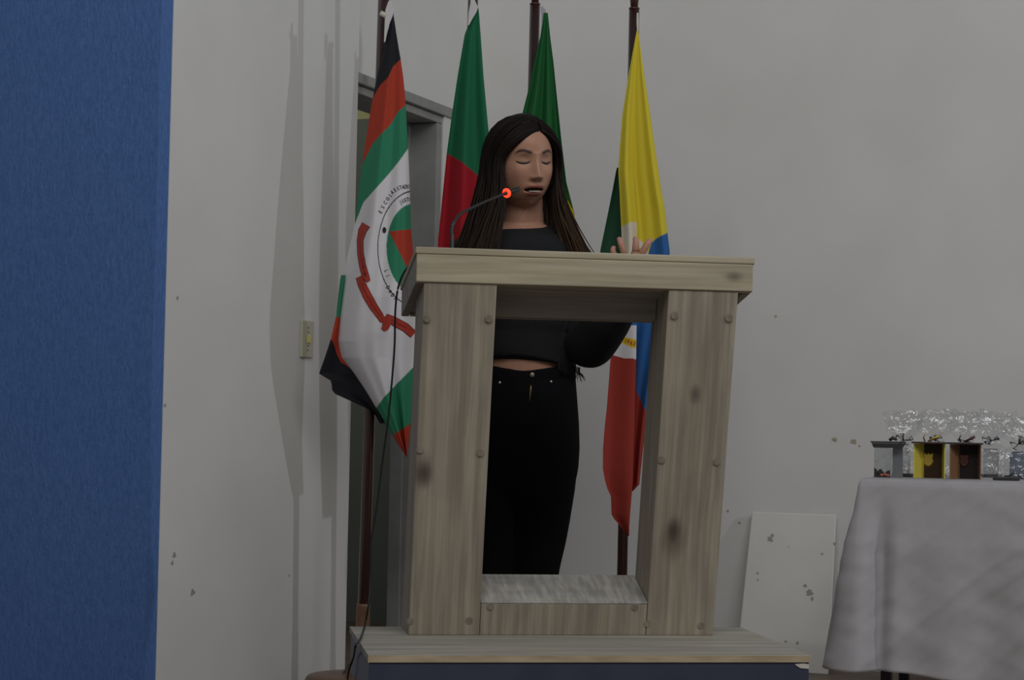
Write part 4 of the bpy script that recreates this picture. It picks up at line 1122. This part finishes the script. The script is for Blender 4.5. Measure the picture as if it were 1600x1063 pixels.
# --- hair: a fitted cap with many strands falling from the parting
hair_m = attr_mat('dark_brown_hair', .5, 0, coat=0); BS(hair_m).inputs['Specular IOR Level'].default_value = .13
hm = hair_m
hair_e = empty('hair', (0, 0, 0)); hair_e.parent = pers
def hd(az, el):                      # unrotated head frame: x picture right, y forward
    return Vector((sin(az) * cos(el), cos(az) * cos(el), sin(el)))
def hsurf(dv, off=0):
    rx, ry, rz = .0785 + off, (.096 if dv.y > 0 else .103) + off, .111 + off * .8
    k = 1 / sqrt((dv.x / rx) ** 2 + (dv.y / ry) ** 2 + (dv.z / rz) ** 2); return dv * k
def HH(p): return HC + hx * p.x + hy * p.y + Z * p.z + HY * .0
def strand(side, t, rnd, layer_):
    """t 0 = edge next to the face, 1 = back of the head"""
    az = side * (radians(58 if side < 0 else 66) + (pi - radians(62)) * t)
    ry = .080 - .165 * t; root = Vector((.010 + side * .002, ry, 0)); rd = Vector((root.x / .09, root.y / .10, sqrt(max(.05, 1 - (root.y / .105) ** 2)))).normalized()
    end = hd(az, radians(-8)); off = .004 + .016 * layer_ + rnd.uniform(-.001, .002)
    pts = []
    om = rd.angle(end)
    for k in range(9):
        s = k / 8; d_ = (rd * sin((1 - s) * om) + end * sin(s * om)) / sin(om)
        bulge = off * min(1, .35 + s * 1.6); pts.append(hsurf(d_.normalized(), bulge))
    last = pts[-1]; length = rnd.uniform(.25, .33)
    fl = rnd.gauss(0, 1)
    out = Vector((side, 0, 0)) * 1.0
    wv = rnd.uniform(0, 6)
    for k in range(1, 13):
        s = k / 12; z = last.z - length * s
        spread = (.074 * s ** 1.2 if side < 0 else .074 * s ** 2.3) + .016 * fl * s ** 1.5
        inward = -.010 * sin(pi * min(1, s * 1.5)) if t < .3 else 0
        fwd = ((.085 * s ** .8 if t < .30 else .03 * s) if t < .5 else -.005 * s) + .004 * sin(s * 5 + wv)
        pts.append(Vector((last.x * (1 - .02 * s) + side * (spread + inward), last.y * (1 - .25 * s) + fwd + .006 * rnd.gauss(0, .3), z)))
    for i in range(9, len(pts)): pts[i].x -= side * (.030 + .035 * (i - 9) / 12) * (1 - layer_) ** 2 * (1 if t > .33 else .25) * min(1, (i - 9) / 5)
    for _ in range(3): pts = [pts[0]] + [pts[i] * .5 + (pts[i - 1] + pts[i + 1]) * .25 for i in range(1, len(pts) - 1)] + [pts[-1]]
    return [HH(p) for p in pts]
bmc = bmesh.new()
bmesh.ops.create_uvsphere(bmc, u_segments=72, v_segments=48, radius=1)
kill = []
for v in bmc.verts:
    d_ = v.co.normalized(); az = abs(math.atan2(d_.x, d_.y))
    v.co = HH(hsurf(d_, .003))
    lim = radians(60) 
    if (az < lim and d_.z < .80 - .22 * (az / lim)) or d_.z < -.75: kill.append(v)
bmesh.ops.delete(bmc, geom=kill, context='VERTS')
me = bpy.data.meshes.new('hair_cap'); bmc.to_mesh(me); bmc.free()
cc = me.color_attributes.new('Col', 'FLOAT_COLOR', 'POINT')
for c in cc.data: c.color = (.010, .007, .006, 1)
oc = link('hair_cap', me, hm, hair_e, True); sm = oc.modifiers.new('s', 'SOLIDIFY'); sm.thickness = .004
rnd = random.Random(11)
for side in (-1, 1):
    V, Fc, Cc = [], [], []
    for k in range(780):
        t = rnd.random() ** 1.15; ly = rnd.random()
        p = strand(side, t, rnd, ly); b0 = len(V)
        r0 = .0019 if ly > .4 else .0026
        rr = [r0 * (1 if i < 14 else 1 - .75 * (i - 14) / 7) for i in range(len(p))]
        tube_data(p, rr, 5, V, Fc, .6, hint=(F0 + Z * .13).normalized())
        tone = rnd.uniform(.7, 1.35); n_ = len(p)
        warm = 1.0 if side > 0 else .35
        for i in range(n_):
            s = max(0, (i - 9) / 12) * warm * rnd.uniform(.9, 1.1)
            base = (.009 + .060 * s, .006 + .031 * s, .005 + .015 * s)
            for _ in range(5): Cc.append(tuple(q * tone for q in base))
    me = bpy.data.meshes.new('hair_strands'); me.from_pydata([tuple(v) for v in V], [], Fc); me.update()
    cc = me.color_attributes.new('Col', 'FLOAT_COLOR', 'POINT')
    for i, c in enumerate(Cc): cc.data[i].color = (*c, 1)
    link('hair_curtain', me, hm, hair_e, True)
